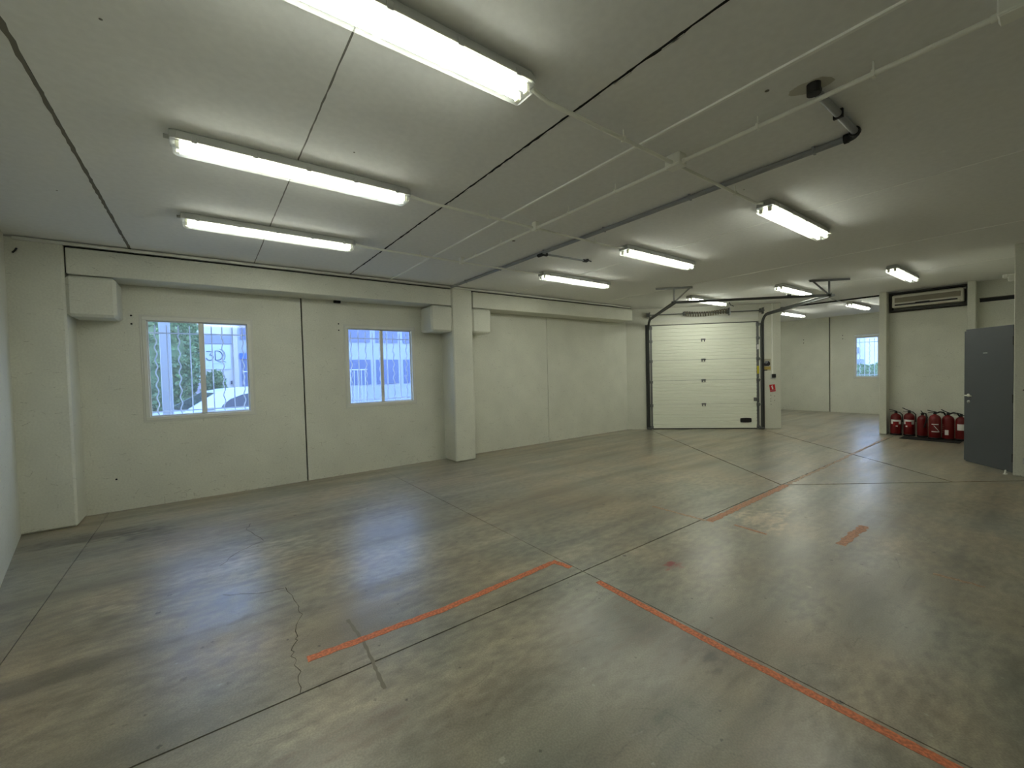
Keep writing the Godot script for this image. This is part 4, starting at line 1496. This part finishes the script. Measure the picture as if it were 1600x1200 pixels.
# ---------------------------------------------------------------- outside
func foliage(o: Node3D, size: Vector3, n: int, seed_: int, m: Material, leaf := 0.12):
	var r := RandomNumberGenerator.new()
	r.seed = seed_
	var st := begin()
	var ns := noise(seed_, 0.9, 3)
	st.set_smooth_group(1)
	st.set_color(Color(0.20, 0.30, 0.13))
	var U := 18
	var V := 12
	var pt := func(i: int, j: int) -> Vector3:
		var a := TAU * (i % U) / U
		var b := PI * j / V
		var d := Vector3(sin(b) * cos(a), cos(b), sin(b) * sin(a))
		var k := 0.82 + 0.2 * ns.get_noise_3dv(d * 2.0)
		return Vector3(d.x * size.x, d.y * size.y, d.z * size.z) * k + Vector3(0, size.y, 0)
	for i in U:
		for j in V:
			poly(st, [pt.call(i, j), pt.call(i + 1, j), pt.call(i + 1, j + 1), pt.call(i, j + 1)])
	obj("crown", st, m, o)
	var q := begin()
	q.set_smooth_group(-1)
	for s in 2:
		var b := Basis(Vector3.UP, s * 1.2)
		poly(q, [b * Vector3(-leaf * 0.5, 0, 0), b * Vector3(0, leaf * 0.3, leaf * 0.1), b * Vector3(leaf * 0.6, 0, leaf * 0.2), b * Vector3(0, -leaf * 0.3, 0)])
	var lm := mesh_of(q)
	var mm := MultiMesh.new()
	mm.transform_format = MultiMesh.TRANSFORM_3D
	mm.use_colors = true
	mm.mesh = lm
	mm.instance_count = n
	for i in n:
		var d := Vector3(r.randfn(), r.randfn(), r.randfn()).normalized()
		var k := 0.86 + 0.2 * ns.get_noise_3dv(d * 2.0) + r.randf() * 0.16
		var p := Vector3(d.x * size.x, d.y * size.y, d.z * size.z) * k + Vector3(0, size.y, 0)
		mm.set_instance_transform(i, Transform3D(Basis.from_euler(Vector3(r.randf() * TAU, r.randf() * TAU, 0)).scaled(Vector3.ONE * r.randf_range(0.7, 1.4)), p))
		var v := r.randf_range(0.6, 1.3)
		mm.set_instance_color(i, Color(0.20 * v, 0.30 * v, 0.13 * v))
	var mi := MultiMeshInstance3D.new()
	mi.name = "leaves"
	mi.multimesh = mm
	mi.material_override = m
	mi.set_meta("kind", "stuff")
	o.add_child(mi)

func build_outside():
	var st: SurfaceTool
	var g := thing("ground", "grey asphalt yard outside the building", "ground", Vector3.ZERO, 0.0, "", "structure")
	st = begin()
	box(st, Vector3(-40, -0.5, -60), Vector3(70, -0.06, 40))
	var asphalt := mat(rgb(120, 120, 120), 0.9)
	asphalt.albedo_texture = grain_texture(41, 0.05, 0.8, 1.0, 256)
	asphalt.uv1_triplanar = true
	asphalt.uv1_world_triplanar = true
	obj("asphalt", st, asphalt, g)
	var leafm := mat(rgb(255, 255, 255), 0.6)
	leafm.vertex_color_use_as_albedo = true
	leafm.backlight_enabled = true
	leafm.backlight = Color(0.3, 0.4, 0.2)
	var hedge := [
		[-4.6, -15.2, 1.5, 2.6, "tall green bush furthest along the hedge outside the window"],
		[-2.9, -17.6, 1.5, 2.7, "tall green bush behind the dark side of the grey post"],
		[-1.32, -14.8, 1.15, 2.5, "tall green bush behind the grey post outside the window"],
		[-0.78, -17.4, 0.66, 2.5, "green bush at the end of the hedge before the white building"],
		[0.27, -16.5, 0.36, 0.96, "small green shrub in front of the white sign building"],
	]
	for i in hedge.size():
		var h: Array = hedge[i]
		var o := thing("garden_bush", h[4], "bush", Vector3(h[0], -0.06, h[1]), 0.0, "bushes outside the window")
		foliage(o, Vector3(h[2], h[3] if i < 4 else h[3], h[2] * 0.9), 4200 if i < 4 else 1200, 60 + i, leafm, 0.13)
		st = begin()
		tube(st, [Vector3(0, 0, 0), Vector3(0.05, h[3] * 0.5, 0)], 0.07, 8)
		obj("stem", st, mat(rgb(84, 68, 52), 0.9), o)
	# post
	var post := thing("yard_post", "square pale grey steel post close outside the window", "post", Vector3(-0.53, -0.06, -9.5), 0.0)
	st = begin()
	box(st, Vector3(-0.075, 0, -0.075), Vector3(0.075, 5.5, 0.075), 0.012)
	obj("shaft", st, mat(rgb(166, 168, 172), 0.5), post)
	st = begin()
	box(st, Vector3(-0.14, 0, -0.14), Vector3(0.14, 0.03, 0.14), 0.005)
	obj("base_plate", st, mat(rgb(140, 142, 146), 0.5), post)
	build_car()
	# white building with the sign
	var b := thing("sign_building", "white flat building with a pale 3D sign panel outside the window", "building", Vector3(0, -0.06, -20))
	var white := mat(rgb(226, 222, 224), 0.7)
	st = begin()
	box(st, Vector3(-1.2, 0, -7), Vector3(1.12, 7.0, 0))
	obj("wall", st, white, b)
	st = begin()
	box(st, Vector3(-1.2, 3.06, 0), Vector3(1.12, 3.42, 0.05), 0.004)
	obj("fascia_band", st, mat(rgb(150, 158, 176), 0.6), b)
	st = begin()
	box(st, Vector3(-0.35, 2.06, 0), Vector3(0.88, 3.02, 0.04), 0.004)
	var panel := obj("sign_panel", st, mat(rgb(214, 228, 236), 0.5), b)
	var ink := mat(rgb(70, 86, 120), 0.6)
	st = begin()     # the figure 3, flat-topped, and the letter D with a swoosh, raised from the panel
	var three := [Vector3(0.10, 2.76, 0.05), Vector3(0.30, 2.76, 0.05), Vector3(0.20, 2.62, 0.05), Vector3(0.27, 2.61, 0.05), Vector3(0.32, 2.54, 0.05), Vector3(0.29, 2.45, 0.05), Vector3(0.21, 2.41, 0.05), Vector3(0.12, 2.44, 0.05), Vector3(0.09, 2.50, 0.05)]
	tube(st, three, 0.018, 6)
	obj("lettering", st, ink, panel)
	st = begin()
	var dd := [Vector3(0.38, 2.42, 0.05), Vector3(0.38, 2.78, 0.05)]
	for k in 9:
		var a := PI / 2 - PI * k / 8.0
		dd.append(Vector3(0.46 + 0.15 * cos(a), 2.60 + 0.18 * sin(a), 0.05))
	dd.append(Vector3(0.38, 2.42, 0.05))
	tube(st, dd, 0.018, 6)
	obj("lettering", st, ink, panel)
	st = begin()
	var sw := []
	for k in 10:
		var a := PI / 2 - 0.2 - 2.2 * k / 9.0
		sw.append(Vector3(0.48 + 0.22 * cos(a), 2.60 + 0.26 * sin(a), 0.05))
	tube(st, sw, 0.010, 5)
	tube(st, [Vector3(0.44, 2.37, 0.05), Vector3(0.54, 2.35, 0.05), Vector3(0.62, 2.38, 0.05), Vector3(0.72, 2.34, 0.05)], 0.010, 5)
	obj("swoosh", st, ink, panel)
	st = begin()
	box(st, Vector3(0.30, 2.27, 0.04), Vector3(0.66, 2.285, 0.045))
	obj("caption_line", st, mat(rgb(150, 170, 200), 0.6), panel)
	st = begin()
	box(st, Vector3(0.93, 0, 0), Vector3(1.12, 7.0, 0.10), 0.004)
	obj("corner_pilaster", st, mat(rgb(206, 202, 212), 0.7), b)
	st = begin()
	box(st, Vector3(0.84, 1.46, 0), Vector3(0.90, 1.60, 0.05), 0.004)
	obj("meter_box", st, mat(rgb(70, 74, 90), 0.6), b)
	st = begin()
	box(st, Vector3(-0.35, 0.6, 0.0), Vector3(0.20, 1.75, 0.03), 0.004)
	obj("panel_door", st, mat(rgb(196, 186, 200), 0.6), b)
	# block further right
	var a := thing("office_block", "blue-grey office block with glazed bands beyond the railing", "building", Vector3(0, -0.06, -22))
	st = begin()
	box(st, Vector3(1.2, 0, -8), Vector3(14, 8, 0))
	obj("wall", st, mat(rgb(168, 178, 198), 0.7), a)
	for fl in 3:
		for k in 8:
			st = begin()
			var x := 1.35 + 1.5 * k
			box(st, Vector3(x, 1.2 + 2.2 * fl, 0), Vector3(x + 1.2, 2.5 + 2.2 * fl, 0.04), 0.003)
			var wn := obj("window", st, mat(rgb(96, 112, 150), 0.2), a)
			st = begin()
			box(st, Vector3(x + 0.58, 1.2 + 2.2 * fl, 0.03), Vector3(x + 0.62, 2.5 + 2.2 * fl, 0.05))
			obj("mullion", st, mat(rgb(170, 178, 196), 0.5), wn)
	st = begin()
	box(st, Vector3(1.3, 2.55, 0), Vector3(5.0, 2.80, 0.12), 0.004)
	obj("blue_awning", st, mat(rgb(60, 110, 220), 0.6), a)
	var rail := thing("yard_railing", "white metal railing beside the white building", "railing", Vector3(1.12, -0.06, -18))
	st = begin()
	for y in [0.25, 1.92]:
		tube(st, [Vector3(0, y, 0), Vector3(4.5, y, 0)], 0.02, 6)
	obj("rail", st, M.grille, rail)
	for k in 30:
		st = begin()
		tube(st, [Vector3(0.05 + 0.15 * k, 0, 0), Vector3(0.05 + 0.15 * k, 1.95, 0)], 0.012, 5)
		obj("baluster", st, M.grille, rail)
	# beyond the back room window
	var t := thing("apartment_tower", "pale block of flats with blue-grey balcony bands seen through the back window", "building", Vector3(42, -0.06, -12.5))
	st = begin()
	box(st, Vector3(0, 0, -6), Vector3(8, 4.2, 2.7))
	obj("wall", st, mat(rgb(222, 226, 236), 0.7), t)
	for k in 3:
		st = begin()
		box(st, Vector3(-0.6, 1.55 + 0.95 * k, -5.8), Vector3(0.0, 1.98 + 0.95 * k, 2.6 - 0.3 * k), 0.01)
		obj("balcony", st, mat(rgb(128, 142, 178), 0.7), t)
		for w in 4:
			st = begin()
			box(st, Vector3(-0.02, 1.1 + 0.95 * k, -5.0 + 1.9 * w), Vector3(0.02, 1.5 + 0.95 * k, -3.9 + 1.9 * w))
			obj("window", st, mat(rgb(90, 104, 140), 0.2), t)
	for i in 3:
		var p: Array = [[30.0, -5.9, 1.5, 0.85], [34.0, -8.6, 1.8, 0.80], [29.0, -3.6, 1.6, 0.9]][i]
		var o := thing("roadside_tree", ["leafy tree left of the flats outside the back window", "low leafy tree in front of the flats outside the back window", "leafy tree hidden mostly beside the back window"][i], "tree", Vector3(p[0], -0.06, p[1]), 0.0, "trees outside the back window")
		foliage(o, Vector3(p[2], p[3], p[2]), 2600, 80 + i, leafm, 0.14)
		st = begin()
		tube(st, [Vector3(0, 0, 0), Vector3(0.05, p[3], 0)], 0.09, 8)
		obj("trunk", st, mat(rgb(84, 68, 52), 0.9), o)

func build_car():
	var o := thing("parked_car", "white hatchback parked side-on in the yard outside the window", "car", Vector3(0.50, -0.06, -12.35), 0.22)
	var paint := mat(rgb(214, 218, 222), 0.25)
	paint.clearcoat_enabled = true
	paint.clearcoat = 0.6
	var tint := mat(rgb(44, 50, 62), 0.08)
	var st := begin()
	var up := 1.46
	# body shell: cross-sections along x (x, bottom, belt, half width)
	var lower := PackedVector2Array([Vector2(-2.0, 0.30), Vector2(-2.05, 0.55), Vector2(-1.95, 0.78), Vector2(-1.1, 0.96), Vector2(1.85, 1.0), Vector2(2.02, 0.7), Vector2(2.0, 0.3), Vector2(1.75, 0.25)])
	for k in 9:     # rear wheel arch
		var a := PI * k / 8.0
		lower.append(Vector2(1.32 + 0.36 * cos(a), 0.25 + 0.40 * sin(a)))
	lower.append(Vector2(-0.9, 0.22))
	for k in 9:
		var a := PI * k / 8.0
		lower.append(Vector2(-1.28 + 0.36 * cos(a), 0.25 + 0.40 * sin(a)))
	lower.append(Vector2(-1.75, 0.25))
	prism(st, lower, -0.85, 0.85)
	obj("body", st, paint, o)
	# cabin tapering upwards
	st = begin()
	st.set_smooth_group(-1)
	var cab := [Vector2(-1.12, 0.95), Vector2(-0.45, 1.36), Vector2(-0.1, 1.43), Vector2(0.6, up), Vector2(1.2, 1.42), Vector2(1.5, 1.33), Vector2(1.92, 0.98)]
	var hw := func(y: float) -> float: return lerpf(0.83, 0.62, clampf((y - 0.95) / 0.5, 0, 1))
	for i in cab.size() - 1:
		var p: Vector2 = cab[i]
		var q: Vector2 = cab[i + 1]
		poly(st, [Vector3(p.x, p.y, hw.call(p.y)), Vector3(q.x, q.y, hw.call(q.y)), Vector3(q.x, q.y, -hw.call(q.y)), Vector3(p.x, p.y, -hw.call(p.y))])
	for s in [-1.0, 1.0]:
		var ring := []
		for p in cab:
			ring.append(Vector3(p.x, p.y, s * hw.call(p.y)))
		if s > 0:
			ring.reverse()
		poly(st, ring)
	obj("cabin", st, paint, o)
	# side glass, an oval-ended band, on both sides, tilted with the cabin
	for s in [-1.0, 1.0]:
		st = begin()
		st.set_smooth_group(-1)
		var ring := []
		for p in [Vector2(-0.42, 1.0), Vector2(-0.36, 1.08), Vector2(-0.2, 1.20), Vector2(0.05, 1.29), Vector2(0.5, 1.365), Vector2(1.05, 1.34), Vector2(1.35, 1.22), Vector2(1.5, 1.06), Vector2(1.3, 1.0)]:
			ring.append(Vector3(p.x, p.y, s * (hw.call(p.y) + 0.006)))
		if s > 0:
			ring.reverse()
		poly(st, ring)
		obj("side_glass", st, tint, o)
	st = begin()
	st.set_smooth_group(-1)
	poly(st, [Vector3(-1.06, 0.995, 0.72), Vector3(-0.47, 1.355, 0.58), Vector3(-0.47, 1.355, -0.58), Vector3(-1.06, 0.995, -0.72)])
	obj("windscreen", st, tint, o)
	st = begin()
	box(st, Vector3(-0.72, 0.98, 0.84), Vector3(-0.55, 1.08, 0.98), 0.03)
	box(st, Vector3(-0.72, 0.98, -0.98), Vector3(-0.55, 1.08, -0.84), 0.03)
	obj("mirror", st, paint, o)
	for x in [-1.28, 1.32]:
		for s in [-1.0, 1.0]:
			st = begin()
			lathe(st, [Vector2(0, -0.1), Vector2(0.27, -0.1), Vector2(0.30, -0.07), Vector2(0.30, 0.07), Vector2(0.27, 0.1), Vector2(0, 0.1)], 24, Transform3D(Basis(Vector3.RIGHT, PI / 2), Vector3(x, 0.30, s * 0.76)))
			var wh := obj("wheel", st, M.rubber, o)
			st = begin()
			lathe(st, [Vector2(0, -0.105), Vector2(0.19, -0.105), Vector2(0.19, 0.105), Vector2(0, 0.105)], 20, Transform3D(Basis(Vector3.RIGHT, PI / 2), Vector3(x, 0.30, s * 0.76)))
			obj("hub_cap", st, M.steel, wh)
	st = begin()
	box(st, Vector3(-2.03, 0.62, 0.5), Vector3(-1.88, 0.76, 0.8), 0.03)
	box(st, Vector3(-2.03, 0.62, -0.8), Vector3(-1.88, 0.76, -0.5), 0.03)
	obj("headlamp", st, mat(rgb(210, 216, 222), 0.15), o)
